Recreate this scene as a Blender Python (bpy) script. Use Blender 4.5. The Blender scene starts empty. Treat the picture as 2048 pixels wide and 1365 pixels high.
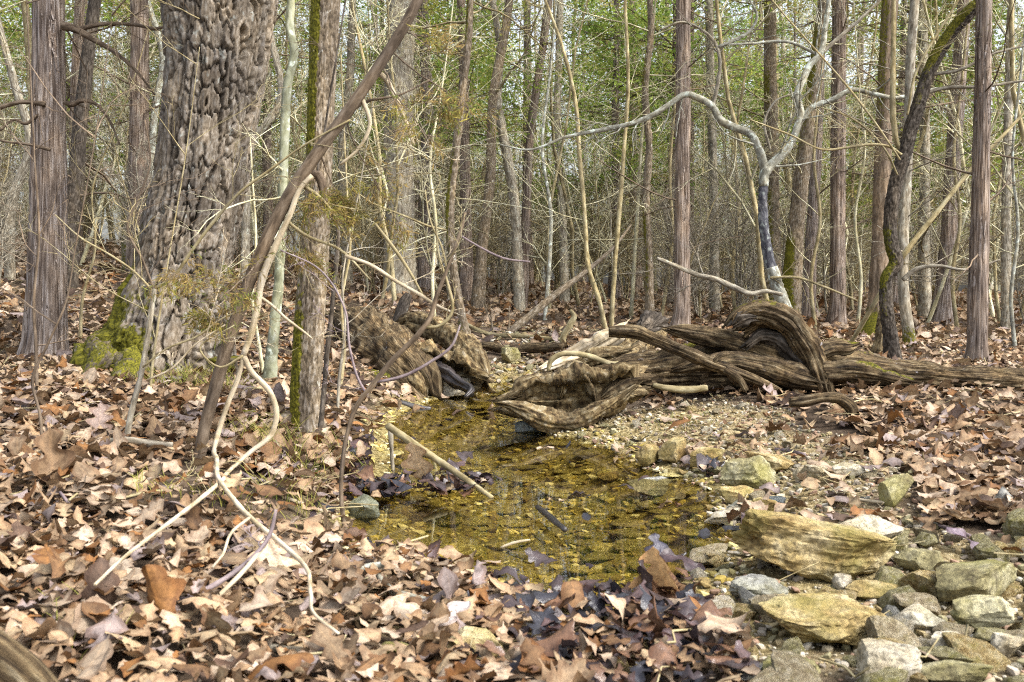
import bpy, bmesh, math, random
import numpy as np
from mathutils import Vector

# ------------------------------------------------------------------ camera, sky, sun, exposure
C = bpy.context.scene.collection
SC = bpy.context.scene
FPX, CX, CY, HOR, CAMH = 2100.0, 1024.0, 682.5, 560.0, 0.75
PITCH = math.atan((CY - HOR) / FPX)
cam_d = bpy.data.cameras.new("camera")
cam = bpy.data.objects.new("camera", cam_d); C.objects.link(cam)
cam.location = (0, 0, CAMH)
cam.rotation_euler = (math.pi / 2 - PITCH, 0, 0)
cam_d.sensor_width = 36.0
cam_d.lens = FPX * 36.0 / 2048.0
cam_d.clip_start, cam_d.clip_end = 0.05, 600
cam_d.dof.use_dof = True
cam_d.dof.focus_distance = 6.0
cam_d.dof.aperture_fstop = 9.0
SC.camera = cam

SUN_EL, SUN_AZ = 50.0, 118.0          # azimuth from +Y clockwise: behind the camera, to the right
W = bpy.data.worlds.new("World"); SC.world = W; W.use_nodes = True
wn = W.node_tree.nodes; wl = W.node_tree.links
bg = wn["Background"]
sky = wn.new("ShaderNodeTexSky"); sky.sky_type = 'NISHITA'; sky.sun_disc = False
sky.sun_elevation = math.radians(SUN_EL); sky.sun_rotation = math.radians(SUN_AZ)
sky.dust_density = 5.0; sky.air_density = 1.0; sky.ozone_density = 1.5
hs = wn.new("ShaderNodeHueSaturation"); hs.inputs["Saturation"].default_value = 0.45
wl.new(sky.outputs[0], hs.inputs["Color"]); wl.new(hs.outputs[0], bg.inputs[0])
bg.inputs[1].default_value = 0.15
sun_d = bpy.data.lights.new("sun", 'SUN'); sun_d.energy = 1.15; sun_d.angle = math.radians(18)
sun_d.color = (1.0, 0.985, 0.96)
sun = bpy.data.objects.new("sun", sun_d); C.objects.link(sun)
_az = math.radians(SUN_AZ)
_dir = -Vector((math.sin(_az) * math.cos(math.radians(SUN_EL)), math.cos(_az) * math.cos(math.radians(SUN_EL)), math.sin(math.radians(SUN_EL))))
sun.rotation_euler = _dir.to_track_quat('-Z', 'Y').to_euler()
SC.view_settings.view_transform = 'Standard'
SC.view_settings.look = 'None'
SC.view_settings.gamma = 1.0
SC.view_settings.use_curve_mapping = False
SC.view_settings.exposure = 1.7
SC.render.engine = 'CYCLES'
SC.cycles.max_bounces = 8; SC.cycles.transparent_max_bounces = 12
SC.cycles.diffuse_bounces = 4; SC.cycles.glossy_bounces = 3
SC.cycles.use_denoising = False
SC.cycles.filter_width = 1.15
SC.cycles.sample_clamp_indirect = 4.0

rng = np.random.default_rng(7)
random.seed(7)

# ------------------------------------------------------------------ photo pixel <-> world
c_f = np.array([0, math.cos(PITCH), -math.sin(PITCH)]); c_u = np.array([0, math.sin(PITCH), math.cos(PITCH)])
CAMP = np.array([0, 0, CAMH])

def ray(px, py):
    return np.array([1.0, 0, 0]) * ((px - CX) / FPX) + c_f + c_u * (-(py - CY) / FPX)

def P(px, py, d):
    return CAMP + ray(px, py) * d

def proj(p):
    q = np.asarray(p, float) - CAMP
    d = q @ c_f
    return CX + FPX * q[..., 0] / d, CY - FPX * (q @ c_u) / d, d

# ------------------------------------------------------------------ noise
def _h(ix, iy, iz, seed):
    n = (ix.astype(np.int64) * 374761393 + iy.astype(np.int64) * 668265263 + iz.astype(np.int64) * 2147483647 + seed * 974634777) & 0xFFFFFFFF
    n = ((n ^ (n >> 13)) * 1274126177) & 0xFFFFFFFF
    n = ((n ^ (n >> 16)) * 2246822519) & 0xFFFFFFFF
    n = n ^ (n >> 15)
    return (n & 0xFFFFFF) / float(0xFFFFFF)

def vnoise(x, y, z, seed=0):
    x, y, z = np.broadcast_arrays(np.asarray(x, float), np.asarray(y, float), np.asarray(z, float))
    ix, iy, iz = np.floor(x), np.floor(y), np.floor(z)
    fx, fy, fz = x - ix, y - iy, z - iz
    fx, fy, fz = fx * fx * (3 - 2 * fx), fy * fy * (3 - 2 * fy), fz * fz * (3 - 2 * fz)
    ix, iy, iz = ix.astype(np.int64), iy.astype(np.int64), iz.astype(np.int64)
    r = 0
    for dx in (0, 1):
        wx = fx if dx else 1 - fx
        for dy in (0, 1):
            wy = fy if dy else 1 - fy
            for dz in (0, 1):
                wz = fz if dz else 1 - fz
                r = r + wx * wy * wz * _h(ix + dx, iy + dy, iz + dz, seed)
    return r * 2 - 1

def fbm(x, y, z, o=4, seed=0, g=0.5):
    a, s, t = 1.0, 0.0, 0.0
    for k in range(o):
        s = s + a * vnoise(x, y, z, seed + k * 17); t += a; a *= g
        x, y, z = x * 2.03 + 3.1, y * 2.03 + 1.7, z * 2.03 + 5.3
    return s / t

def worley2(u, v, nu, seed=0):
    """periodic in u (period nu cells). returns F1, F2, cell random"""
    iu, iv = np.floor(u).astype(np.int64), np.floor(v).astype(np.int64)
    f1 = np.full(u.shape, 9.0); f2 = np.full(u.shape, 9.0); cid = np.zeros(u.shape)
    for a in (-1, 0, 1):
        for b in (-1, 0, 1):
            cu, cv = iu + a, iv + b
            wu = np.mod(cu, nu); z = np.zeros_like(wu)
            jx = _h(wu, cv, z, seed); jy = _h(wu, cv, z + 1, seed); ci = _h(wu, cv, z + 2, seed)
            d = np.hypot(cu + .1 + .8 * jx - u, cv + .1 + .8 * jy - v)
            m = d < f1
            f2 = np.where(m, f1, np.minimum(f2, d)); cid = np.where(m, ci, cid); f1 = np.where(m, d, f1)
    return f1, f2, cid

def sstep(a, b, x):
    t = np.clip((x - a) / (b - a), 0, 1); return t * t * (3 - 2 * t)

# ------------------------------------------------------------------ terrain
def px_on_water(pts):
    out = []
    for (x, y) in pts:
        r = ray(x, y); t = -CAMH / r[2]; p = CAMP + r * t; out.append((p[0], p[1]))
    return np.array(out)

WATER = px_on_water([(1012, 752), (975, 775), (930, 792), (850, 800), (795, 835), (765, 880), (745, 930), (742, 985), (700, 1045), (715, 1075),
                     (770, 1100), (870, 1130), (1000, 1160), (1090, 1190), (1240, 1215), (1320, 1190), (1400, 1150), (1475, 1110), (1480, 1070), (1430, 1040),
                     (1440, 990), (1390, 955), (1310, 935), (1250, 905), (1190, 880), (1110, 868), (1075, 840), (1060, 800), (1050, 770), (1045, 752)])
GRAVEL = px_on_water([(1120, 860), (1260, 850), (1420, 850), (1540, 872), (1630, 908), (1740, 955), (1800, 1010), (1790, 1060), (1850, 1100), (1950, 1125), (2300, 1130),
                      (2300, 1420), (1520, 1420), (1490, 1230), (1480, 1100), (1430, 1020), (1390, 955), (1250, 900)])

def sdf(poly, x, y):
    x = np.asarray(x, float); y = np.asarray(y, float)
    d = np.full(x.shape, 1e9); ins = np.zeros(x.shape, bool)
    n = len(poly)
    for i in range(n):
        ax, ay = poly[i]; bx, by = poly[(i + 1) % n]
        ex, ey = bx - ax, by - ay
        t = np.clip(((x - ax) * ex + (y - ay) * ey) / (ex * ex + ey * ey), 0, 1)
        d = np.minimum(d, (x - ax - t * ex) ** 2 + (y - ay - t * ey) ** 2)
        c = ((ay > y) != (by > y))
        if by != ay:
            c &= x < ex * (y - ay) / (by - ay) + ax
        ins ^= c
    d = np.sqrt(d)
    return np.where(ins, -d, d)

def height(x, y):
    x = np.asarray(x, float); y = np.asarray(y, float)
    sd = sdf(WATER, x, y)
    wob = fbm(x * 2.2, y * 2.2, 0.3, 3, 5) * 0.10
    s = sd + wob * np.where(sd > -0.5, 1, .3)
    d = np.maximum(np.hypot(x, y), 0.1)
    left = sstep(-0.15, -0.75, x + 0.03 * y)
    front = sstep(2.75, 2.3, y)
    amp = 0.15 + 0.10 * left; amp = amp * (1 - front) + (0.07 + 0.08 * left) * front
    sc = 0.75 - 0.35 * left
    out = amp * (1 - np.exp(-np.maximum(s, 0) / sc))
    inn = -0.22 * (1 - np.exp(np.minimum(s, 0) / 0.36))
    z = np.where(s > 0, out, inn)
    lat = x / np.maximum(y, .5)
    slope = np.interp(lat, [-.6, -.25, -.02, .2, .5], [.082, .066, .030, .014, .012])
    z = z + slope * np.clip(d - 6, 0, 17) * sstep(5.5, 9, d) - 0.012 * np.clip(d - 26, 0, 150)
    nz = fbm(x * .9, y * .9, 1.0, 4, 11)
    z = z + nz * (0.035 + .004 * np.clip(d, 0, 30)) * sstep(0.0, 0.6, s) + fbm(x * 6, y * 6, 2.0, 2, 3) * 0.012
    return z

def ghit(px, py):
    r = ray(px, py)
    t = np.geomspace(1.2, 140, 1400)
    p = CAMP + r[None] * t[:, None]
    b = p[:, 2] < height(p[:, 0], p[:, 1])
    i = int(np.argmax(b)) if b.any() else len(t) - 1
    return p[i], t[i]

def gd(px, py):
    return ghit(px, py)[1]

# ------------------------------------------------------------------ mesh + object helpers
def mkmesh(name, V, F, mat=None, smooth=True, attrs=None):
    V = np.asarray(V, np.float32)
    groups = F if isinstance(F, list) else [F]
    groups = [np.asarray(g, np.int32) for g in groups if len(g)]
    me = bpy.data.meshes.new(name)
    me.vertices.add(len(V)); me.vertices.foreach_set("co", V.ravel())
    nl = sum(g.size for g in groups); npoly = sum(len(g) for g in groups)
    me.loops.add(nl); me.polygons.add(npoly)
    me.loops.foreach_set("vertex_index", np.concatenate([g.ravel() for g in groups]))
    ls = []; o = 0
    for g in groups:
        ls.append(o + np.arange(len(g), dtype=np.int32) * g.shape[1]); o += g.size
    me.polygons.foreach_set("loop_start", np.concatenate(ls).astype(np.int32))
    me.polygons.foreach_set("use_smooth", np.full(npoly, smooth, bool))
    for k, a in (attrs or {}).items():
        a = np.asarray(a, np.float32)
        if a.ndim == 1:
            me.attributes.new(k, 'FLOAT', 'POINT').data.foreach_set("value", a)
        elif a.shape[1] == 3:
            me.attributes.new(k, 'FLOAT_VECTOR', 'POINT').data.foreach_set("vector", a.ravel())
        else:
            me.attributes.new(k, 'FLOAT_COLOR', 'POINT').data.foreach_set("color", a.ravel())
    me.update(calc_edges=True)
    if mat: me.materials.append(mat)
    return me

def tag(o, label=None, cat=None, group=None, kind=None):
    if label: o["label"] = label
    if cat: o["category"] = cat
    if group: o["group"] = group
    if kind: o["kind"] = kind
    return o

def obj(name, me, parent=None, loc=(0, 0, 0), rot=(0, 0, 0), scale=(1, 1, 1)):
    o = bpy.data.objects.new(name, me); C.objects.link(o)
    o.location = loc; o.rotation_euler = rot; o.scale = scale
    if parent is not None: o.parent = parent
    return o

def thing(name, label, cat, loc=(0, 0, 0), group=None):
    e = bpy.data.objects.new(name, None); C.objects.link(e); e.location = loc
    e.empty_display_size = .1
    return tag(e, label, cat, group)

def part(root, name, geo, mat, smooth=True):
    V, F, A = geo
    return obj(name, mkmesh(name, V - np.array(root.location), F, mat, smooth, A), root)

def join(geos):
    Vs, Fq, Ft, As, o = [], [], [], {}, 0
    keys = set(k for g in geos for k in g[2])
    for V, F, A in geos:
        for f in (F if isinstance(F, list) else [F]):
            if len(f) == 0: continue
            (Fq if f.shape[1] == 4 else Ft).append(f + o)
        for k in keys:
            w = next(g[2][k] for g in geos if k in g[2])
            As.setdefault(k, []).append(A[k] if k in A else np.zeros((len(V),) + w.shape[1:]))
        Vs.append(V); o += len(V)
    F = [np.concatenate(x) for x in (Fq, Ft) if x]
    return np.concatenate(Vs), F, {k: np.concatenate(v) for k, v in As.items()}

def catmull(p, m, tpar=None):
    p = np.asarray(p, float)
    if len(p) == 2: p = np.stack([p[0], (p[0] + p[1]) / 2, p[1]])
    seg = np.linalg.norm(np.diff(p[:, :3], axis=0), axis=1) + 1e-6
    t = np.concatenate([[0], np.cumsum(seg)])
    u = np.linspace(0, t[-1], m) if tpar is None else np.asarray(tpar) * t[-1]
    vel = np.diff(p, axis=0) / seg[:, None]
    T = np.empty_like(p); T[0] = vel[0]; T[-1] = vel[-1]
    w = seg[1:, None] / (seg[1:] + seg[:-1])[:, None]
    T[1:-1] = vel[:-1] * w + vel[1:] * (1 - w)
    i = np.clip(np.searchsorted(t, u, side='right') - 1, 0, len(p) - 2)
    h = seg[i][:, None]; f = ((u - t[i]) / seg[i])[:, None]; f2 = f * f; f3 = f2 * f
    return (2 * f3 - 3 * f2 + 1) * p[i] + (f3 - 2 * f2 + f) * h * T[i] + (3 * f2 - 2 * f3) * p[i + 1] + (f3 - f2) * h * T[i + 1], t[-1]

def frames(c):
    T = np.gradient(c, axis=0); T /= np.linalg.norm(T, axis=1, keepdims=True) + 1e-9
    N = np.zeros_like(c); B = np.zeros_like(c)
    a = np.array([1.0, 0, 0]) if abs(T[0, 0]) < .9 else np.array([0, 1.0, 0])
    n = a - T[0] * (a @ T[0]); n /= np.linalg.norm(n)
    for i in range(len(c)):
        n = n - T[i] * (n @ T[i]); n /= np.linalg.norm(n)
        N[i] = n; B[i] = np.cross(T[i], n)
    return T, N, B

def sweep(pts, rad, k=12, m=None, ds=None, disp=None, profile=None, cap=True, mossf=None, tpar=None, jag=0.0):
    """pts (n,3) control points, rad (n,) radii in m; returns (V,F,attrs)"""
    pr = np.concatenate([np.asarray(pts, float), np.asarray(rad, float)[:, None]], 1)
    if m is None:
        L = np.linalg.norm(np.diff(pr[:, :3], axis=0), axis=1).sum()
        m = max(4, int(L / (ds or .03)))
    if tpar is not None: m = len(tpar)
    c, L = catmull(pr, m, tpar)
    r = np.maximum(c[:, 3], 5e-4); c = c[:, :3]
    T, N, B = frames(c)
    s = (np.linspace(0, 1, m) if tpar is None else np.asarray(tpar)) * L
    if profile is None:
        th = np.arange(k) / k * 2 * math.pi
        profile = np.stack([np.cos(th), np.sin(th)], 1)
    k = len(profile)
    pl = np.linalg.norm(profile, axis=1)
    D = profile[None, :, 0, None] * N[:, None] + profile[None, :, 1, None] * B[:, None]
    S = np.broadcast_to(s[:, None], (m, k))
    R = np.broadcast_to(r[:, None], (m, k))
    U = np.broadcast_to(np.arange(k)[None] / k, (m, k))
    X = c[:, None] + D * R[..., None]
    A = {}
    if disp is not None:
        h = disp(profile[None, :, 0], profile[None, :, 1], S, R, U, X)
        if isinstance(h, tuple): h, ex = h; A.update({q: np.ravel(w) for q, w in ex.items()})
        X = X + (D / pl[None, :, None]) * h[..., None]
    if jag:
        w = sstep(.16, 0.0, S / L) * -1.0 + sstep(.84, 1.0, S / L)
        jn = fbm(profile[None, :, 0] * 3.2 + 5, profile[None, :, 1] * 3.2, S * 0 + jag * 37, 4, 57, .7) * 1.6
        X = X + T[:, None] * (w * jn * jag * float(r.max()))[..., None]
    rm = float(np.mean(r))
    A["bc"] = np.stack([np.broadcast_to(profile[None, :, 0] * rm, (m, k)), np.broadcast_to(profile[None, :, 1] * rm, (m, k)), S], -1).reshape(-1, 3)
    if mossf is not None:
        nrm = D / pl[None, :, None]
        A["moss"] = np.clip(np.ravel(mossf(X, nrm, S)), 0, 1)
    V = X.reshape(-1, 3)
    i = np.arange(m - 1)[:, None] * k; j = np.arange(k)[None]; j2 = (j + 1) % k
    Fq = np.stack([i + j, i + j2, i + k + j2, i + k + j], -1).reshape(-1, 4)
    F = [Fq]
    if cap:
        n = len(V)
        V = np.concatenate([V, X[0].mean(0)[None], X[-1].mean(0)[None]])
        for q in A: A[q] = np.concatenate([A[q], A[q][[0]], A[q][[-1]]])
        jj = np.arange(k); b = (m - 1) * k
        F.append(np.concatenate([np.stack([np.full(k, n), (jj + 1) % k, jj], 1), np.stack([np.full(k, n + 1), b + jj, b + (jj + 1) % k], 1)]))
    return V, F, A

def tubes(Pl, Rl, k=3):
    """batch of thin tubes, polylines of any lengths. list of (n,3), list of (n,)"""
    by = {}
    for p, r in zip(Pl, Rl): by.setdefault(len(p), []).append((p, r))
    geos = []
    for n, L in by.items():
        p = np.array([a for a, _ in L]); r = np.array([b for _, b in L]); Bn = len(L)
        T = np.gradient(p, axis=1); T /= np.linalg.norm(T, axis=2, keepdims=True) + 1e-9
        ref = np.zeros_like(T); ref[..., 0] = .31; ref[..., 1] = .77; ref[..., 2] = .55
        N = np.cross(T, ref); N /= np.linalg.norm(N, axis=2, keepdims=True) + 1e-9
        B = np.cross(T, N)
        th = np.arange(k) / k * 2 * math.pi
        D = N[:, :, None] * np.cos(th)[None, None, :, None] + B[:, :, None] * np.sin(th)[None, None, :, None]
        V = (p[:, :, None] + D * r[:, :, None, None])
        s = np.concatenate([np.zeros((Bn, 1)), np.cumsum(np.linalg.norm(np.diff(p, axis=1), axis=2), 1)], 1)
        off = rng.random((Bn, 1)) * 40
        rm = r.mean(1)[:, None, None]
        bc = np.stack([np.broadcast_to(np.cos(th)[None, None] * rm, (Bn, n, k)), np.broadcast_to(np.sin(th)[None, None] * rm, (Bn, n, k)), np.broadcast_to((s + off)[:, :, None], (Bn, n, k))], -1)
        b0 = (np.arange(Bn) * n * k)[:, None, None]; i = (np.arange(n - 1) * k)[None, :, None]; j = np.arange(k)[None, None]; j2 = (j + 1) % k
        F = np.stack([b0 + i + j, b0 + i + j2, b0 + i + k + j2, b0 + i + k + j], -1).reshape(-1, 4)
        geos.append((V.reshape(-1, 3), [F], {"bc": bc.reshape(-1, 3)}))
    return join(geos)

MINR = .0022
def unit(v): return v / (np.linalg.norm(v) + 1e-9)

def grow(pl, rl, start, d, length, r, level, spec, g=random):
    """recursive twig; spec: per level (npts, wander, nchild, child_len_frac, spread, lift)"""
    npt, wander, nch, clf, spread, lift = spec[level]
    pts = [np.array(start, float)]; d = unit(np.array(d, float)); st = length / (npt - 1)
    dirs = [d]
    for i in range(npt - 1):
        d = unit(d + np.array([g.gauss(0, wander), g.gauss(0, wander), g.gauss(0, wander) + lift]))
        pts.append(pts[-1] + d * st); dirs.append(d)
    rr = np.linspace(r, r * .35, npt)
    pl.append(np.array(pts)); rl.append(rr)
    if level + 1 < len(spec):
        n = max(0, int(g.gauss(nch, nch * .25) + .5))
        for _ in range(n):
            f = g.uniform(.15, 1.0) * (npt - 1); i = min(int(f), npt - 2); w = f - i
            p0 = pts[i] * (1 - w) + pts[i + 1] * w
            dd = dirs[i + 1]
            side = unit(np.cross(dd, np.array([g.gauss(0, 1), g.gauss(0, 1), g.gauss(0, 1)])))
            cd = unit(dd * math.cos(spread) + side * math.sin(spread))
            cl = length * clf * g.uniform(.5, 1.2) * (1.1 - .5 * f / (npt - 1))
            grow(pl, rl, p0, cd, cl, max(rr[i] * .55, MINR), level + 1, spec, g)

def trace(L, d=None):
    """[(px,py,width_px[,depth])] -> pts, radii"""
    pts, rad = [], []
    for q in L:
        dd = q[3] if len(q) > 3 else d
        pts.append(P(q[0], q[1], dd)); rad.append(q[2] * .5 * dd / FPX)
    return np.array(pts), np.array(rad)

# ------------------------------------------------------------------ materials
class MB:
    def __init__(s, name):
        s.m = bpy.data.materials.new(name); s.m.use_nodes = True
        s.nt = s.m.node_tree; s.b = s.nt.nodes["Principled BSDF"]
        s.out = s.nt.nodes["Material Output"]
    def n(s, t, **kw):
        x = s.nt.nodes.new("ShaderNode" + t)
        for k, v in kw.items(): setattr(x, k, v)
        return x
    def l(s, a, b): s.nt.links.new(a, b)
    def set(s, inp, v):
        if isinstance(v, bpy.types.NodeSocket): s.l(v, inp)
        else: inp.default_value = v
    def attr(s, name, out="Vector"):
        return s.n("Attribute", attribute_name=name).outputs[out]
    def coord(s): return s.n("TexCoord").outputs["Object"]
    def map(s, v, scale):
        x = s.n("Mapping"); s.l(v, x.inputs[0]); x.inputs["Scale"].default_value = scale; return x.outputs[0]
    def noise(s, v, scale, detail=4, rough=.55, dist=0, out=0):
        x = s.n("TexNoise"); s.l(v, x.inputs["Vector"]); x.inputs["Scale"].default_value = scale
        x.inputs["Detail"].default_value = detail; x.inputs["Roughness"].default_value = rough; x.inputs["Distortion"].default_value = dist
        return x.outputs[out]
    def ramp(s, f, stops):
        x = s.n("ValToRGB"); s.l(f, x.inputs[0]); e = x.color_ramp.elements
        while len(e) < len(stops): e.new(.5)
        for q, (p, c) in zip(e, stops):
            q.position = p; q.color = (c, c, c, 1) if isinstance(c, (int, float)) else (*c, 1)
        return x.outputs[0]
    def mix(s, f, a, b, mode='MIX'):
        x = s.n("Mix", data_type='RGBA', blend_type=mode)
        s.set(x.inputs[0], f)
        for i, v in ((6, a), (7, b)):
            s.set(x.inputs[i], (*v, 1) if isinstance(v, tuple) and len(v) == 3 else v)
        return x.outputs[2]
    def math(s, op, a, b=0.0):
        x = s.n("Math", operation=op); s.set(x.inputs[0], a); s.set(x.inputs[1], b); return x.outputs[0]
    def bump(s, h, strength, dist):
        x = s.n("Bump"); s.l(h, x.inputs["Height"]); x.inputs["Strength"].default_value = strength; x.inputs["Distance"].default_value = dist
        s.l(x.outputs[0], s.b.inputs["Normal"])
    def rndval(s, col, lo, hi):
        o = s.n("ObjectInfo").outputs["Random"]
        v = s.n("MapRange"); s.l(o, v.inputs[0]); v.inputs[3].default_value = lo; v.inputs[4].default_value = hi
        h = s.n("HueSaturation"); s.l(v.outputs[0], h.inputs["Value"]); s.set(h.inputs["Color"], col); return h.outputs[0]
    def done(s, col, rough=.85, spec=.25):
        s.set(s.b.inputs["Base Color"], col); s.set(s.b.inputs["Roughness"], rough); s.b.inputs["Specular IOR Level"].default_value = spec
        return s.m

MOSS1, MOSS2 = (.035, .034, .004), (.15, .138, .012)

def bark(name, stops, sc=(60, 60, 7), patch=.9, lichen=None, lich_t=.62, bump=.5, bd=.006, vary=(.8, 1.2), rough=.9, spec=.2, plate=None, moss_sc=60, blotch=0):
    b = MB(name); v = b.attr("bc")
    n1 = b.noise(b.map(v, sc), 1, 8, .62, .3)
    col = b.ramp(n1, [(.5 + (q - .5) * .6, c) for q, c in stops])
    n2 = b.noise(b.map(v, (9, 9, 4)), 1, 3, .5)
    col = b.mix(patch, col, b.ramp(n2, [(.36, (.6, .6, .63)), (.52, (1, 1, 1)), (.64, (1.28, 1.22, 1.12))]), 'MULTIPLY')
    if blotch:
        nb_ = b.noise(b.map(v, (38, 38, 24)), 1, 7, .7)
        col = b.mix(blotch, col, b.ramp(nb_, [(.36, (.22, .20, .18)), (.48, (.85, .84, .82)), (.56, (1.1, 1.1, 1.1)), (.66, (1.7, 1.66, 1.6))]), 'MULTIPLY')
    if plate:
        col = b.mix(.85, col, b.ramp(b.attr("plate", "Fac"), [(0, (.6, .56, .52)), (.5, (1, 1, 1)), (1, (1.5, 1.46, 1.42))]), 'MULTIPLY')
    if lichen:
        n3 = b.noise(b.map(v, (22, 22, 16)), 1, 6, .65)
        col = b.mix(b.ramp(n3, [(lich_t, 0.0), (lich_t + .07, .8)]), col, lichen)
    n4 = b.noise(b.map(v, (moss_sc, moss_sc, moss_sc * .7)), 1, 5, .6)
    mf = b.math('ADD', b.attr("moss", "Fac"), b.math('MULTIPLY', b.math('SUBTRACT', n4, .5), 1.4))
    mcol = b.ramp(b.noise(b.map(v, (130, 130, 100)), 1, 3, .6), [(.38, MOSS1), (.64, MOSS2)])
    col = b.mix(b.ramp(mf, [(.42, 0.0), (.62, 1.0)]), col, mcol)
    col = b.rndval(col, *vary)
    b.bump(n1, bump, bd)
    return b.done(col, rough, spec)

MAT = {}
MAT['oak'] = bark('oak_bark', [(0.25, (0.0705, 0.0566, 0.041)), (0.5, (0.1504, 0.1254, 0.0949)), (0.75, (0.253, 0.2299, 0.1976))], (70, 70, 30), lichen=(.30, .31, .28), lich_t=.60, plate=True, bd=.004)
MAT['cedar'] = bark('cedar_bark', [(0.28, (0.0721, 0.052, 0.0398)), (0.5, (0.2017, 0.1585, 0.1275)), (0.72, (0.3774, 0.3343, 0.3054))], (85, 85, 4.5), bump=.8, bd=.01)
MAT['cedar_red'] = bark('cedar_bark_red', [(0.28, (0.0638, 0.0441, 0.0322)), (0.5, (0.1777, 0.1349, 0.1021)), (0.72, (0.3138, 0.2645, 0.2252))], (85, 85, 4.5), bump=.8, bd=.01)
MAT['brown'] = bark('brown_bark', [(0.25, (0.0627, 0.0445, 0.0289)), (0.5, (0.1387, 0.1023, 0.0685)), (0.75, (0.2168, 0.17, 0.1232))], (60, 60, 14), bd=.004)
MAT['mossy'] = bark('mossy_bark', [(0.25, (0.0583, 0.0454, 0.0292)), (0.5, (0.1426, 0.1102, 0.0713)), (0.75, (0.2592, 0.2268, 0.1814))], (80, 80, 22), lichen=(.5, .5, .44), lich_t=.63, bd=.006)
MAT['dark'] = bark('dark_bark', [(0.25, (0.0202, 0.0161, 0.0115)), (0.5, (0.0576, 0.0461, 0.0346)), (0.75, (0.1267, 0.1094, 0.0893))], (70, 70, 22), lichen=(.36, .38, .33), lich_t=.66, bd=.008)
MAT['pale'] = bark('pale_lichen_bark', [(0.25, (0.136, 0.1224, 0.0884)), (0.5, (0.2584, 0.2516, 0.1972)), (0.75, (0.374, 0.3808, 0.3332))], (40, 40, 20), lichen=(.56, .62, .55), lich_t=.55, bd=.002)
MAT['smooth'] = bark('smooth_green_bark', [(0.25, (0.1224, 0.1224, 0.072)), (0.5, (0.216, 0.2232, 0.144)), (0.75, (0.3024, 0.3096, 0.2376))], (30, 30, 12), lichen=(.50, .56, .48), lich_t=.58, bd=.002)
MAT['white'] = bark('bleached_bark', [(0.25, (0.2514, 0.1955, 0.1117)), (0.5, (0.457, 0.3825, 0.2615)), (0.75, (0.5764, 0.5206, 0.4088))], (40, 40, 9), bd=.0015, vary=(.95, 1.05))
MAT['tan'] = bark('tan_twig_bark', [(0.25, (0.1428, 0.1122, 0.051)), (0.5, (0.2658, 0.2199, 0.1179)), (0.75, (0.3859, 0.3451, 0.2125))], (40, 40, 12), bd=.0015)
MAT['purple'] = bark('purplish_twig_bark', [(.25, (.10, .075, .08)), (.5, (.21, .165, .165)), (.75, (.32, .27, .26))], (40, 40, 12), bd=.0015)
MAT['grey'] = bark('grey_bark', [(0.25, (0.1129, 0.0946, 0.0642)), (0.5, (0.2474, 0.2169, 0.1621)), (0.75, (0.4029, 0.3784, 0.3053))], (60, 60, 14), lichen=(.42, .45, .38), lich_t=.6, bd=.004)
MAT['twig'] = bark('fine_twig_bark', [(0.25, (0.2608, 0.2235, 0.1241)), (0.5, (0.4488, 0.4178, 0.2624)), (0.75, (0.6586, 0.6461, 0.4971))], (20, 20, 6), bump=.1, vary=(.7, 1.3))
MAT['log'] = bark('weathered_log_wood', [(0.27, (0.0196, 0.0129, 0.007)), (0.48, (0.0859, 0.0589, 0.0298)), (0.62, (0.1322, 0.099, 0.0534)), (0.8, (0.1932, 0.1599, 0.1061))], (110, 110, 7), bump=1.0, bd=.012, vary=(.95, 1.05), lichen=(.34, .32, .33), lich_t=.66, blotch=.9)
MAT['rot'] = bark('rotten_pale_wood', [(0.27, (0.0346, 0.0226, 0.0109)), (0.46, (0.1293, 0.0912, 0.0437)), (0.6, (0.1926, 0.1498, 0.0787)), (0.8, (0.2622, 0.2242, 0.1577))], (45, 45, 26), bump=1.0, bd=.012, vary=(.95, 1.05), blotch=.9)
MAT['char'] = bark('dark_bluish_bark', [(0.25, (0.0308, 0.0308, 0.0376)), (0.5, (0.0855, 0.0855, 0.0992)), (0.75, (0.2052, 0.2052, 0.2137))], (40, 40, 20), lichen=(.30, .33, .31), lich_t=.54, bd=.002)
MAT['wetwood'] = bark('wet_dark_wood', [(.3, (.012, .010, .010)), (.6, (.04, .032, .03)), (.8, (.08, .07, .065))], (60, 60, 8), bump=.8, bd=.006, rough=.4, spec=.6)

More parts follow.
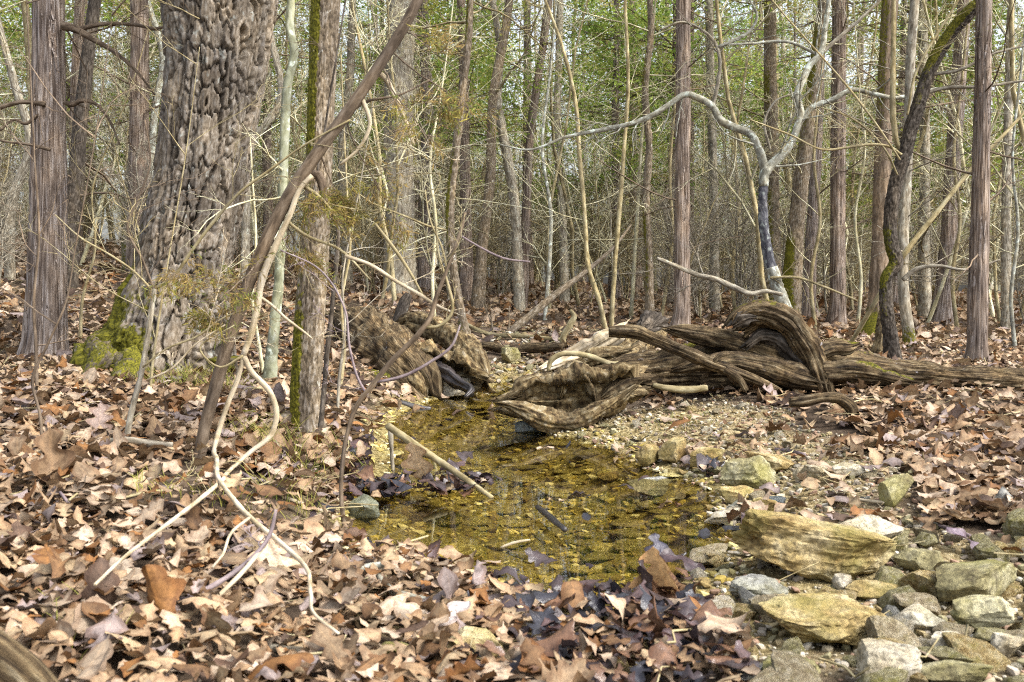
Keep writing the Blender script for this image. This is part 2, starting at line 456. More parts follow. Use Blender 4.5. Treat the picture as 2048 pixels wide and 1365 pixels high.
# per-vertex coloured leaves (colour of each leaf itself)
def leafmat(name, wetmode=True, random_tint=False):
    b = MB(name)
    a = b.n("Attribute", attribute_name="col")
    v = b.coord()
    n = b.noise(v, 45, 6, .68)
    col = b.mix(.9, a.outputs["Color"], b.ramp(n, [(.36, (.55, .50, .47)), (.5, (1, 1, 1)), (.64, (1.25, 1.22, 1.18))]), 'MULTIPLY')
    if random_tint:
        oi = b.n("ObjectInfo").outputs["Random"]
        col = b.mix(1.0, col, b.ramp(oi, [(0, (.55, .42, .35)), (.2, (1.05, .85, .62)), (.45, (1.15, 1.02, .88)), (.65, (.85, .80, .82)), (.85, (1.0, .72, .48)), (1, (1.3, 1.22, 1.1))]), 'MULTIPLY')
    sx = b.n("SeparateXYZ"); b.l(b.attr("luv"), sx.inputs[0])
    aj = b.math('ABSOLUTE', sx.outputs[0])
    vein = b.math('FRACT', b.math('MULTIPLY', b.math('SUBTRACT', sx.outputs[1], b.math('MULTIPLY', aj, .16)), 10.0))
    vein = b.math('ABSOLUTE', b.math('SUBTRACT', vein, .5))
    col = b.mix(b.ramp(vein, [(.0, .45), (.10, 0.0)]), col, b.mix(1.0, col, (.62, .58, .55), 'MULTIPLY'))
    col = b.mix(b.ramp(aj, [(.05, .55), (.11, 0.0)]), col, b.mix(1.0, col, (1.35, 1.3, 1.2), 'MULTIPLY'))
    col = b.mix(b.ramp(b.math('ADD', aj, b.math('MULTIPLY', n, .5)), [(.85, 0.0), (1.3, .6)]), col, b.mix(1.0, col, (.62, .5, .42), 'MULTIPLY'))
    rough = b.ramp(a.outputs["Alpha"], [(0, .12), (1, .75)])
    b.done(col, rough, .35)
    tr = b.n("BsdfTranslucent"); b.l(col, tr.inputs[0])
    mx = b.n("MixShader"); mx.inputs[0].default_value = .14
    b.l(b.b.outputs[0], mx.inputs[1]); b.l(tr.outputs[0], mx.inputs[2]); b.l(mx.outputs[0], b.out.inputs[0])
    b.bump(n, .5, .006)
    return b.m
MAT['leaf'] = leafmat('dry_leaf'); MAT['leaf_one'] = leafmat('dry_leaf_single', random_tint=True)

def foliagemat():
    b = MB('cedar_foliage'); a = b.attr("col", "Color")
    col = b.rndval(a, .8, 1.25)
    d = b.n("BsdfDiffuse"); b.l(col, d.inputs[0]); t = b.n("BsdfTranslucent"); b.l(col, t.inputs[0])
    mx = b.n("MixShader"); mx.inputs[0].default_value = .45
    b.l(d.outputs[0], mx.inputs[1]); b.l(t.outputs[0], mx.inputs[2]); b.l(mx.outputs[0], b.out.inputs[0])
    return b.m
MAT['foliage'] = foliagemat()

def stonemat(name, stops, algae=.5, wet=False, vary=(.8, 1.2)):
    b = MB(name); v = b.coord()
    ob = b.n("ObjectInfo"); 
    ad = b.n("VectorMath", operation='ADD'); b.l(v, ad.inputs[0])
    sc = b.n("VectorMath", operation='SCALE'); b.l(ob.outputs["Location"], sc.inputs[0]); sc.inputs["Scale"].default_value = 3.7
    b.l(sc.outputs[0], ad.inputs[1]); v = ad.outputs[0]
    n1 = b.noise(v, 9, 8, .65, .4)
    col = b.ramp(n1, [(.5 + (q - .5) * .65, c) for q, c in stops])
    n2 = b.noise(v, 70, 5, .6)
    col = b.mix(.9, col, b.ramp(n2, [(.38, (.5, .48, .46)), (.5, (1, 1, 1)), (.62, (1.3, 1.28, 1.24))]), 'MULTIPLY')
    if algae:
        n3 = b.noise(v, 5, 6, .6)
        col = b.mix(b.ramp(n3, [(.50, 0.0), (.66, algae)]), col, (.17, .155, .03))
        n4 = b.noise(v, 26, 6, .7)
        col = b.mix(b.ramp(n4, [(.60, 0.0), (.68, .7)]), col, (.07, .055, .03))
    col = b.rndval(col, *vary)
    n5 = b.noise(v, 34, 8, .7)
    b.bump(n5, 1.0, .014)
    return b.done(col, .25 if wet else .82, .5 if wet else .25)
MAT['ochre'] = stonemat('ochre_stone', [(0.3, (0.1567, 0.1003, 0.0324)), (0.5, (0.2994, 0.2241, 0.0959)), (0.7, (0.4121, 0.3442, 0.201))])
MAT['pale_stone'] = stonemat('pale_limestone', [(0.3, (0.2488, 0.2061, 0.1279)), (0.5, (0.3585, 0.3158, 0.2305)), (0.7, (0.4265, 0.398, 0.327))], .35)
MAT['pebble_tan'] = stonemat('tan_stone', [(.3, (.17, .13, .075)), (.5, (.28, .23, .14)), (.7, (.40, .35, .25))], .3)
MAT['olive'] = stonemat('olive_stone', [(0.3, (0.1289, 0.1089, 0.049)), (0.5, (0.2446, 0.2179, 0.1113)), (0.7, (0.365, 0.3384, 0.2183))], .8)
MAT['grey_stone'] = stonemat('grey_stone', [(0.3, (0.1148, 0.1148, 0.1089)), (0.5, (0.2003, 0.2003, 0.1826)), (0.7, (0.2863, 0.2863, 0.2627))], .4)
MAT['wet_stone'] = stonemat('wet_dark_stone', [(.3, (.02, .025, .028)), (.5, (.05, .06, .06)), (.7, (.10, .115, .11))], .3, True)
MAT['bed'] = stonemat('stream_bed_stone', [(0.3, (0.1729, 0.1325, 0.0403)), (0.5, (0.3514, 0.2906, 0.105)), (0.7, (0.5425, 0.481, 0.2452))], .35, vary=(.6, 1.35))

def pebblemat():
    b = MB('gravel_stone'); a = b.attr("col", "Color")
    n2 = b.noise(b.coord(), 60, 5, .6)
    col = b.mix(.7, a, b.ramp(n2, [(.3, (.62, .6, .57)), (.5, (1, 1, 1)), (.72, (1.2, 1.18, 1.14))]), 'MULTIPLY')
    b.bump(n2, .4, .004)
    return b.done(col, .8, .25)
MAT['gravel'] = pebblemat()

def groundmat():
    b = MB('forest_soil'); v = b.coord()
    n1 = b.noise(v, 5, 8, .65); n2 = b.noise(v, 60, 6, .65)
    soil = b.ramp(n1, [(.35, (.03, .021, .014)), (.5, (.075, .054, .037)), (.65, (.15, .115, .08))])
    grav = b.ramp(n2, [(.38, (.09, .065, .03)), (.5, (.22, .17, .085)), (.62, (.36, .30, .18))])
    col = b.mix(b.attr("gravel", "Fac"), soil, grav)
    bed = b.ramp(n2, [(.35, (.07, .052, .016)), (.5, (.17, .135, .042)), (.65, (.30, .25, .10))])
    col = b.mix(b.attr("bed", "Fac"), col, bed)
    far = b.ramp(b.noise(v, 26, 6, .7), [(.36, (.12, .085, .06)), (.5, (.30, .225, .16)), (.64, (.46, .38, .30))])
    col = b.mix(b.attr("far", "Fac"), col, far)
    col = b.mix(b.ramp(b.noise(v, 1.7, 5, .6), [(.66, 0.0), (.74, .7)]), col, (.10, .11, .015))
    b.bump(n2, .8, .02)
    return b.done(col, .95, .1)
MAT['ground'] = groundmat()

def watermat():
    b = MB('clear_stream_water'); v = b.coord()
    t = b.n("BsdfTransparent"); t.inputs[0].default_value = (.90, .84, .58, 1)
    g = b.n("BsdfGlossy"); g.inputs["Roughness"].default_value = .015
    n = b.n("TexNoise"); b.l(b.map(v, (1, 1.0, 1)), n.inputs["Vector"]); n.inputs["Scale"].default_value = 4.5; n.inputs["Detail"].default_value = 3
    bp = b.n("Bump"); bp.inputs["Strength"].default_value = .012; bp.inputs["Distance"].default_value = .05; b.l(n.outputs[0], bp.inputs["Height"])
    fr = b.n("Fresnel"); fr.inputs["IOR"].default_value = 1.38
    b.l(bp.outputs[0], fr.inputs["Normal"]); b.l(bp.outputs[0], g.inputs["Normal"])
    mx = b.n("MixShader"); b.l(fr.outputs[0], mx.inputs[0]); b.l(t.outputs[0], mx.inputs[1]); b.l(g.outputs[0], mx.inputs[2])
    b.l(mx.outputs[0], b.out.inputs[0])
    return b.m
MAT['water'] = watermat()

# ------------------------------------------------------------------ setting: ground, water
def axis(lo, hi, fine_lo, fine_hi, fs, g=1.09):
    a = list(np.arange(fine_lo, fine_hi, fs)); s = fs; x = fine_hi
    while x < hi: a.append(x); s *= g; x += s
    a.append(hi); s = fs; x = fine_lo - fs; pre = []
    while x > lo: pre.append(x); s *= g; x -= s
    pre.append(lo)
    return np.array(pre[::-1] + a)
gx = axis(-170, 170, -3.2, 3.4, .036); gy = axis(-40, 190, 1.3, 9.0, .036)
GX, GY = np.meshgrid(gx, gy)
GZ = height(GX, GY)
nx, ny = len(gx), len(gy)
ii = np.arange(ny - 1)[:, None] * nx; jj = np.arange(nx - 1)[None]
gF = np.stack([ii + jj, ii + jj + 1, ii + nx + jj + 1, ii + nx + jj], -1).reshape(-1, 4)
sdw = sdf(WATER, GX, GY); sdg = sdf(GRAVEL, GX, GY)
gnoise = fbm(GX * 3, GY * 3, 4.0, 3, 31)
a_bed = sstep(.05, -.05, GZ - .02) * (sdw < .5)
a_gr = np.clip(sstep(.15, -.15, sdg + gnoise * .25) + sstep(.22, .05, sdw + gnoise * .1), 0, 1)
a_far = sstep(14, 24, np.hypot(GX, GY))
ground = obj("ground", mkmesh("ground", np.stack([GX, GY, GZ], -1).reshape(-1, 3), gF, MAT['ground'], True,
             {"bed": a_bed.ravel(), "gravel": a_gr.ravel(), "far": a_far.ravel()}))
tag(ground, "forest floor of brown soil and yellow gravel beside the shallow stream", kind="structure")

wx = np.arange(WATER[:, 0].min() - .6, WATER[:, 0].max() + .6, .06); wy = np.arange(WATER[:, 1].min() - .6, WATER[:, 1].max() + .5, .06)
WX, WY = np.meshgrid(wx, wy); keep = sdf(WATER, WX, WY) < .35
wi = np.arange(len(wy) - 1)[:, None] * len(wx); wj = np.arange(len(wx) - 1)[None]
wF = np.stack([wi + wj, wi + wj + 1, wi + len(wx) + wj + 1, wi + len(wx) + wj], -1).reshape(-1, 4)
kk = keep.ravel(); wF = wF[kk[wF].all(1)]
used = np.unique(wF); rm = np.zeros(kk.size, int); rm[used] = np.arange(len(used))
water = obj("stream_water", mkmesh("stream_water", np.stack([WX.ravel(), WY.ravel(), np.zeros(kk.size)], -1)[used], rm[wF], MAT['water']))
tag(water, "clear shallow amber stream pool reflecting bare trees", kind="structure")

# ------------------------------------------------------------------ bark relief
def cedar_disp(seed):
    def f(cx, sy, S, R, U, X):
        a = fbm(cx * 5, sy * 5, S * .55, 3, seed) * .13 + np.abs(fbm(cx * 13, sy * 13, S * 1.6, 3, seed + 3)) * -.16 + .05
        return a * R + vnoise(cx * 26, sy * 26, S * 5, seed + 9) * .004
    return f

def plate_disp(seed, nu, vs, depth, amp=.06):
    def f(cx, sy, S, R, U, X):
        wu = fbm(cx * 3, sy * 3, S / vs * .3, 3, seed) * 1.1; wv = fbm(cx * 3 + 9, sy * 3, S / vs * .3, 3, seed + 2) * 1.0
        f1, f2, cid = worley2(U * nu + wu, S / vs + wv, nu, seed)
        e = sstep(.0, .16, f2 - f1) - 1
        return e * depth + (cid - .5) * depth * .5 + fbm(cx * 1.3, sy * 1.3, S * 1.6, 3, seed + 5) * amp * R + vnoise(cx * 20, sy * 20, S * 60, seed + 7) * depth * .25
    return f

def rough_disp(seed, amp=.12, fs=14, fl=9):
    def f(cx, sy, S, R, U, X):
        fr = max(2.0, fs * 1.0)
        a = fbm(cx * 1.2, sy * 1.2, S * 1.5, 2, seed) * .10 - np.abs(fbm(cx * fr * .35, sy * fr * .35, S * fl, 3, seed + 5)) * amp
        return a * R
    return f

def knob_disp(seed, amp=.10):
    def f(cx, sy, S, R, U, X):
        return (.28 * np.exp(-((S / .09 + seed * .37) % 1.0 - .5) ** 2 / .006) * vnoise(cx * .6, sy * .6, np.floor(S / .09 + seed * .37), seed + 6) + fbm(cx * .9, sy * .9, S * 6, 3, seed) * amp * 1.6 + vnoise(cx * 2, sy * 2, S * 40, seed + 2) * amp * .6) * R
    return f

def wood_disp(seed, amp=.35, grain=.16, lump=6.0):
    """weathered wood: broad lumps, long splits along the grain, pits"""
    def f(cx, sy, S, R, U, X):
        big = fbm(X[..., 0] * lump, X[..., 1] * lump, X[..., 2] * lump, 3, seed) * amp * 1.3
        ter = np.round(fbm(cx * 2.4 + seed, sy * 2.4, S * 3.0, 3, seed + 4) * 6) / 6 * grain * 2.6
        ter2 = np.round(fbm(X[..., 0] * 17, X[..., 1] * 17, X[..., 2] * 17, 2, seed + 8) * 4) / 4 * grain * 1.0
        sp = -grain * np.exp(-(np.abs(fbm(cx * 3.2, sy * 3.2, S * .9, 3, seed + 14)) / .045) ** 2) * 1.7
        fine = fbm(cx * 12, sy * 12, S * 5, 3, seed + 12, .6) * grain * .5
        return (big + ter + ter2 + sp + fine) * R
    return f

def topmoss(strength=1.0, thr=.3, seed=0, sc=4):
    def f(X, n, S):
        return strength * sstep(thr, .95, n[..., 2]) * sstep(-.1, .35, fbm(X[..., 0] * sc, X[..., 1] * sc, X[..., 2] * sc, 3, seed))
    return f

# ------------------------------------------------------------------ leaf-face foliage
def foliage(points, dirs, nper, jit, size, pal, palw, g, wid=(.16, .30)):
    n = len(points)
    pi = np.repeat(np.arange(n), nper)
    pos = points[pi] + g.normal(0, jit, (n * nper, 3)) * np.array([1, 1, .7])
    d = dirs[pi] + g.normal(0, .6, (n * nper, 3)); d[:, 2] -= .15
    d /= np.linalg.norm(d, axis=1, keepdims=True)
    s = np.cross(d, g.normal(0, 1, d.shape)); s /= np.linalg.norm(s, axis=1, keepdims=True) + 1e-9
    L = g.uniform(*size, len(pos))[:, None]; w = L * g.uniform(*wid, len(pos))[:, None]
    V = np.stack([pos, pos + d * L * .45 + s * w, pos + d * L, pos + d * L * .5 - s * w], 1).reshape(-1, 3)
    F = np.arange(len(V)).reshape(-1, 4)
    ci = g.choice(len(pal), n, p=palw)
    col = np.array(pal)[ci][pi] * g.uniform(.7, 1.3, (n * nper, 1))
    col = np.repeat(np.concatenate([col, np.ones((len(col), 1))], 1), 4, 0)
    return V, [F], {"col": col}

PAL = [(.17, .25, .055), (.27, .35, .075), (.36, .37, .095), (.36, .29, .12)]

def cedar_crown(H, z0, seed, nb=64, palw=(.35, .35, .18, .12), spread=1.8, nper=20):
    g = np.random.default_rng(seed); pts, dirs, pl, rl = [], [], [], []
    for _ in range(nb):
        h = z0 + (H - z0) * g.random() ** 1.1
        f = (h - z0) / (H - z0)
        L = (spread * (1 - f) ** .7 + .3) * g.uniform(.6, 1.1)
        a = g.uniform(0, 6.283); d = np.array([math.cos(a), math.sin(a), g.uniform(-.1, .45)]); d = unit(d)
        q = np.array([0, 0, h]) + d[None] * np.linspace(0, L, 5)[:, None] + np.array([0, 0, -.12 * L])[None] * (np.linspace(0, 1, 5)[:, None] ** 2)
        pl.append(q); rl.append(np.linspace(.014, .004, 5))
        n = int(5 + L * 6)
        for t in g.uniform(.3, 1.05, n):
            p = np.array([0, 0, h]) + d * L * t + np.array([0, 0, -.12 * L * t * t])
            sd = g.normal(0, .16 + .10 * L, 3) * np.array([1, 1, .4])
            pts.append(p + sd); dirs.append(unit(d + sd * 2))
    fol = foliage(np.array(pts), np.array(dirs), nper, .10, (.05, .11), PAL, palw, g, (.12, .22))
    return fol, tubes(pl, rl, 3)

def dead_branches(n, zlo, zhi, lmin, lmax, seed, r=.009, tr=None):
    g = random.Random(seed); pl, rl = [], []
    spec = [(6, .10, 6, .38, .9, .0), (4, .18, 2, .5, .8, .0), (3, .2, 0, 0, 0, 0)]
    for _ in range(n):
        a = g.uniform(0, 6.283); z = g.uniform(zlo, zhi)
        base = np.array([0, 0, z]) if tr is None else tr(z)
        grow(pl, rl, base, (math.cos(a), math.sin(a), g.uniform(-.25, .45)), g.uniform(lmin, lmax), r * g.uniform(.5, 1.2), 0, spec, g)
    return tubes(pl, rl, 3)

def trunk_pts(H, r, seed, lean=.03, crook=.03, n=9):
    g = np.random.default_rng(seed); z = np.linspace(-.25, H, n)
    off = np.cumsum(g.normal(0, crook, (n, 2)), 0); off -= off[1] ; off[0] = 0
    ln = g.normal(0, lean, 2)
    p = np.concatenate([off + np.maximum(z, 0)[:, None] * ln[None], z[:, None]], 1)
    f = np.clip(z / H, 0, 1)
    rad = r * (1 - .75 * f); rad[0] *= 1.5; rad[1] *= 1.02
    return p, rad

def copy_tree(root, loc, rz, sc, label=None, group=None, cat=None):
    r = root.copy(); C.objects.link(r); r.location = loc; r.rotation_euler = (0, 0, rz); r.scale = (sc, sc, sc)
    tag(r, label, cat, group)
    for ch in root.children:
        c = ch.copy(); C.objects.link(c); c.parent = r
        c.matrix_parent_inverse.identity()
    return r

# ------------------------------------------------------------------ far woods: prototypes
GC, GB, GS = "cedars standing deep in the wood", "bare trees standing deep in the wood", "twiggy saplings of the understorey thicket"
LC = "cedar with shaggy brown trunk and green crown deep in the woods behind"
LB = "leafless slender tree with twiggy crown deep in the woods behind"
LS = "leafless twiggy sapling in the thicket behind the stream"
protos_c, protos_b, protos_s = [], [], []
for i in range(4):
    t = thing("cedar_tree", LC, "tree", (0, 0, 0), GC)
    H = (9.5, 11, 8.5, 12)[i]; p, r = trunk_pts(H, (.095, .115, .075, .10)[i], 40 + i, .015, .02)
    part(t, "trunk", sweep(p, r, 14, 120, disp=cedar_disp(40 + i)), MAT['cedar_red' if i % 2 else 'cedar'])
    fo, br = cedar_crown(H, (1.9, 2.7, 1.6, 3.1)[i], 60 + i, palw=((.4, .35, .15, .1), (.25, .4, .25, .1), (.2, .25, .3, .25), (.45, .4, .1, .05))[i])
    part(t, "crown", fo, MAT['foliage'], False)
    tag(part(t, "bare_branchwork", join([br, dead_branches(46, .8, 5.5, .5, 1.9, 80 + i)]), MAT['brown'], True), kind="stuff")
    protos_c.append(t)
for i in range(4):
    t = thing("bare_tree", LB, "tree", (0, 0, 0), GB)
    H = (10, 9, 11, 8)[i]; p, r = trunk_pts(H, (.08, .055, .09, .05)[i], 140 + i, .05, .09, 11)
    part(t, "trunk", sweep(p, r, 12, 110, disp=rough_disp(140 + i, .16),
         mossf=lambda X, n, S: .55 * sstep(3.0, .2, X[..., 2]) * sstep(-.2, .8, n[..., 0])), MAT[('grey', 'tan', 'mossy', 'pale')[i]])
    g = random.Random(300 + i); pl, rl = [], []
    spec = [(8, .13, 8, .45, .75, .06), (6, .16, 5, .5, .7, .03), (5, .18, 3, .5, .7, .02), (3, .2, 0, 0, 0, 0)]
    for _ in range(17):
        z = g.uniform(.22, .95) * H; a = g.uniform(0, 6.283)
        b = np.array([np.interp(z, p[:, 2], p[:, 0]), np.interp(z, p[:, 2], p[:, 1]), z])
        grow(pl, rl, b, (math.cos(a), math.sin(a), g.uniform(.2, 1.0)), g.uniform(1.0, 2.6), np.interp(z, p[:, 2], r) * .36, 0, spec, g)
    part(t, "crown", tubes(pl, rl, 3), MAT['twig'])
    protos_b.append(t)
for i in range(7):
    t = thing("sapling", LS, "sapling", (0, 0, 0), GS)
    g = random.Random(500 + i); pl, rl = [], []
    H = (3.6, 2.6, 4.4, 1.7, 3.2, 2.2, 5.2)[i]; ns = (1, 3, 1, 5, 2, 4, 1)[i]
    spec = [(10, .09, 20, .36, .85, .06), (5, .15, 7, .45, .8, .02), (4, .18, 3, .5, .8, .0), (3, .2, 0, 0, 0, 0)]
    for _ in range(ns):
        grow(pl, rl, (g.gauss(0, .06), g.gauss(0, .06), -.05), (g.gauss(0, .14), g.gauss(0, .14), 1), H * g.uniform(.8, 1.1), .008 + .0036 * H, 0, spec, g)
    part(t, "stem", tubes(pl[:1], rl[:1], 6), MAT[('tan', 'grey', 'twig')[i % 3]])
    tag(part(t, "twigs", tubes(pl[1:], rl[1:], 3), MAT[('twig', 'tan', 'twig', 'grey')[i % 4]]), kind="stuff")
    protos_s.append(t)

pos = []
def scatter(n, dlo, dhi, sep, g, edge=1.0, keepout=()):
    out = []; tries = 0
    while len(out) < n and tries < 20000:
        tries += 1
        d = math.sqrt(g.uniform(dlo ** 2, dhi ** 2)); x = g.uniform(-1, 1) * (.53 * d + edge)
        if any((x - a) ** 2 + (d - b) ** 2 < sep ** 2 for a, b in pos): continue
        if any(k0 < x / d * FPX + CX < k1 and d < k2 for k0, k1, k2 in keepout): continue
        pos.append((x, d)); out.append((x, d))
    return out
def place(protos, spots, g, smin, smax):
    first = set()
    for q, (x, y) in enumerate(spots):
        i = q % len(protos); z = float(height(x, y))
        s = g.uniform(smin, smax); rz = g.uniform(0, 6.28)
        if i not in first:
            first.add(i); r = protos[i]; r.location = (x, y, z); r.rotation_euler = (0, 0, rz); r.scale = (s, s, s)
        else:
            copy_tree(protos[i], (x, y, z), rz, s)
gB = random.Random(11)
place(protos_c, scatter(60, 13, 40, .8, gB), gB, .75, 1.25)
place(protos_b, scatter(84, 12, 50, .6, gB), gB, .7, 1.3)
pos.clear()
place(protos_s, scatter(296, 8.6, 30, .3, gB, 1.0, keepout=((880, 1160, 11.5), (0, 700, 12.0), (1250, 2048, 9.2))), gB, .7, 1.25)
# the far wood beyond, where trunks merge into one mass
g = random.Random(99); pl, rl = [], []
for _ in range(170):
    d = math.sqrt(g.uniform(34 ** 2, 85 ** 2)); x = g.uniform(-1, 1) * .62 * d; z = float(height(x, d)) - .1
    grow(pl, rl, (x, d, z), (g.gauss(0, .06), g.gauss(0, .06), 1), g.uniform(2, 5), g.uniform(.02, .06), 0,
         [(6, .05, 9, .3, .8, .05), (4, .14, 3, .5, .7, .02), (3, .2, 0, 0, 0, 0)], g)
o = obj("far_wood", mkmesh("far_wood", *tubes(pl, rl, 3)[:2], MAT['pale'], True, None)); tag(o, "distant mass of bare trunks and twigs closing off the woods", "wood", kind="stuff")

MINR = .0013
# ------------------------------------------------------------------ trees and saplings of the photograph
def tree_from(name, label, cat, L, mat, disp=None, kq=None, ds=None, ext=4.0, d=None, mossf=None, sink=.15, part_name="trunk", group=None, lean_d=0.0, extdir=None):
    """L: [(px,py,width_px)] from the base up; depth taken from where the base meets the ground"""
    if d is None: d = gd(L[0][0], L[0][1])
    n = len(L)
    pts, rad = trace([(q[0], q[1], q[2], q[3] if len(q) > 3 else d + lean_d * i / max(1, n - 1)) for i, q in enumerate(L)])
    base = pts[0].copy()
    if sink:
        dn = unit(pts[0] - pts[1]); dn[2] = min(dn[2], -.5); dn = unit(dn)
        pts = np.concatenate([[pts[0] + dn * sink], pts]); rad = np.concatenate([[rad[0] * 1.05], rad])
    if ext:
        up = unit(pts[-1] - pts[-2]) if extdir is None else unit(np.array(extdir, float))
        up2 = unit(up + np.array([0, 0, .25]))
        pts = np.concatenate([pts, [pts[-1] + up * ext * .4, pts[-1] + up * ext * .4 + up2 * ext * .6]])
        rad = np.concatenate([rad, [rad[-1] * .85, rad[-1] * .5]])
    t = thing(name, label, cat, tuple(base), group)
    wm = max(q[2] for q in L)
    seg = np.linalg.norm(np.diff(pts, axis=0), axis=1); Lt = seg.sum(); Lv = seg[:-2].sum() if ext else Lt
    nv = max(6, int(Lv / (ds or max(.018, 4.2 * d / FPX))))
    tp_ = np.linspace(0, Lv / Lt, nv)
    if ext: tp_ = np.concatenate([tp_, np.linspace(Lv / Lt, 1, 26)[1:]])
    part(t, part_name, sweep(pts, rad, kq or int(min(44, max(8, wm * .6))), disp=disp, mossf=mossf, tpar=tp_), MAT[mat])
    return t, pts, rad, d

def twig_geo(start, dr, length, r, seed, spec=None):
    g = random.Random(seed); pl, rl = [], []
    grow(pl, rl, start, dr, length, r, 0, spec or [(8, .10, 5, .42, .75, .02), (6, .14, 3, .5, .7, .0), (4, .18, 0, 0, 0, 0)], g)
    return tubes(pl, rl, 3)

def add_branches(t, pts, n, mat, seed, zlo, zhi, lmin, lmax, r, up=(-.2, .5), spec=None):
    g = random.Random(seed)
    for i in range(n):
        z = g.uniform(zlo, zhi); o = np.argsort(pts[:, 2])
        b = np.array([np.interp(z, pts[o, 2], pts[o, 0]), np.interp(z, pts[o, 2], pts[o, 1]), z]); a = g.uniform(0, 6.283)
        part(t, "branch", twig_geo(b, (math.cos(a), math.sin(a), g.uniform(*up)), g.uniform(lmin, lmax), r * g.uniform(.6, 1.3), seed * 31 + i, spec), MAT[mat])

VW = 1.0
def branch(t, L, d, mat, k=10, disp=None, name="branch", twigs=0, seed=0, tl=.4, cap=True):
    pts, rad = trace(L, d); rad = rad * VW
    geos = [sweep(pts, rad, min(k, 12) if k < 20 else k, ds=.018, disp=disp or knob_disp(seed + 50, .10))]
    g = random.Random(seed); pl, rl = [], []
    for _ in range(twigs):
        i = g.randrange(1, len(pts)); w = g.random(); b = pts[i - 1] * (1 - w) + pts[i] * w
        dd = unit(pts[i] - pts[i - 1]); s = unit(np.cross(dd, (g.gauss(0, .4), g.gauss(0, 1) , g.gauss(0, .4)))); 
        grow(pl, rl, b, dd * .7 + s * .8, tl * g.uniform(.5, 1.3), max(.0016, rad[i] * .35), 0, [(7, .13, 5, .45, .75, .03), (5, .16, 2, .5, .7, 0), (4, .2, 0, 0, 0, 0)], g)
    if pl: geos.append(tubes(pl, rl, 4))
    return part(t, name, join(geos), MAT[mat])

def loose_bark(t, pts, rad, n, seed, mat, zlo, zhi):
    g = np.random.default_rng(seed); Pl, Rl = [], []; Vs, Fs, bc = [], [], []; o = np.argsort(pts[:, 2]); k = 0
    for _ in range(n):
        z = g.uniform(zlo, zhi); a = g.uniform(0, 6.283); L = g.uniform(.05, .22); w = g.uniform(.003, .009)
        c = np.array([np.interp(z, pts[o, 2], pts[o, 0]), np.interp(z, pts[o, 2], pts[o, 1]), z]); r = np.interp(z, pts[o, 2], rad[o])
        nr = np.array([math.cos(a), math.sin(a), 0]); tg = np.array([-nr[1], nr[0], 0])
        cu = g.uniform(.0, .035); sg = g.choice([-1, 1])
        for i in range(5):
            f = i / 4; p = c + nr * (r * 1.0 + cu * f * f) + np.array([0, 0, sg * L * f]) + tg * g.normal(0, .003)
            Vs += [p - tg * w * (1 - .6 * f), p + tg * w * (1 - .6 * f)]; bc += [(g.random() * .02, g.random() * .02, z + L * f)] * 2
        for i in range(4): Fs.append((k + 2 * i, k + 2 * i + 1, k + 2 * i + 3, k + 2 * i + 2))
        k += 10
    tag(part(t, "loose_bark_strips", (np.array(Vs), [np.array(Fs)], {"bc": np.array(bc)}), MAT[mat]), kind="stuff")

def cedar_top(t, pts, i, sc=1.0, zoff=-.2):
    src = protos_c[i]
    for ch in src.children:
        if ch.name.startswith("crown"):
            c = obj("crown", ch.data, t, (pts[-2][0] - t.location[0], pts[-2][1] - t.location[1], zoff + 2.5), (0, 0, i * 2.1), (sc * .7, sc * .7, sc))

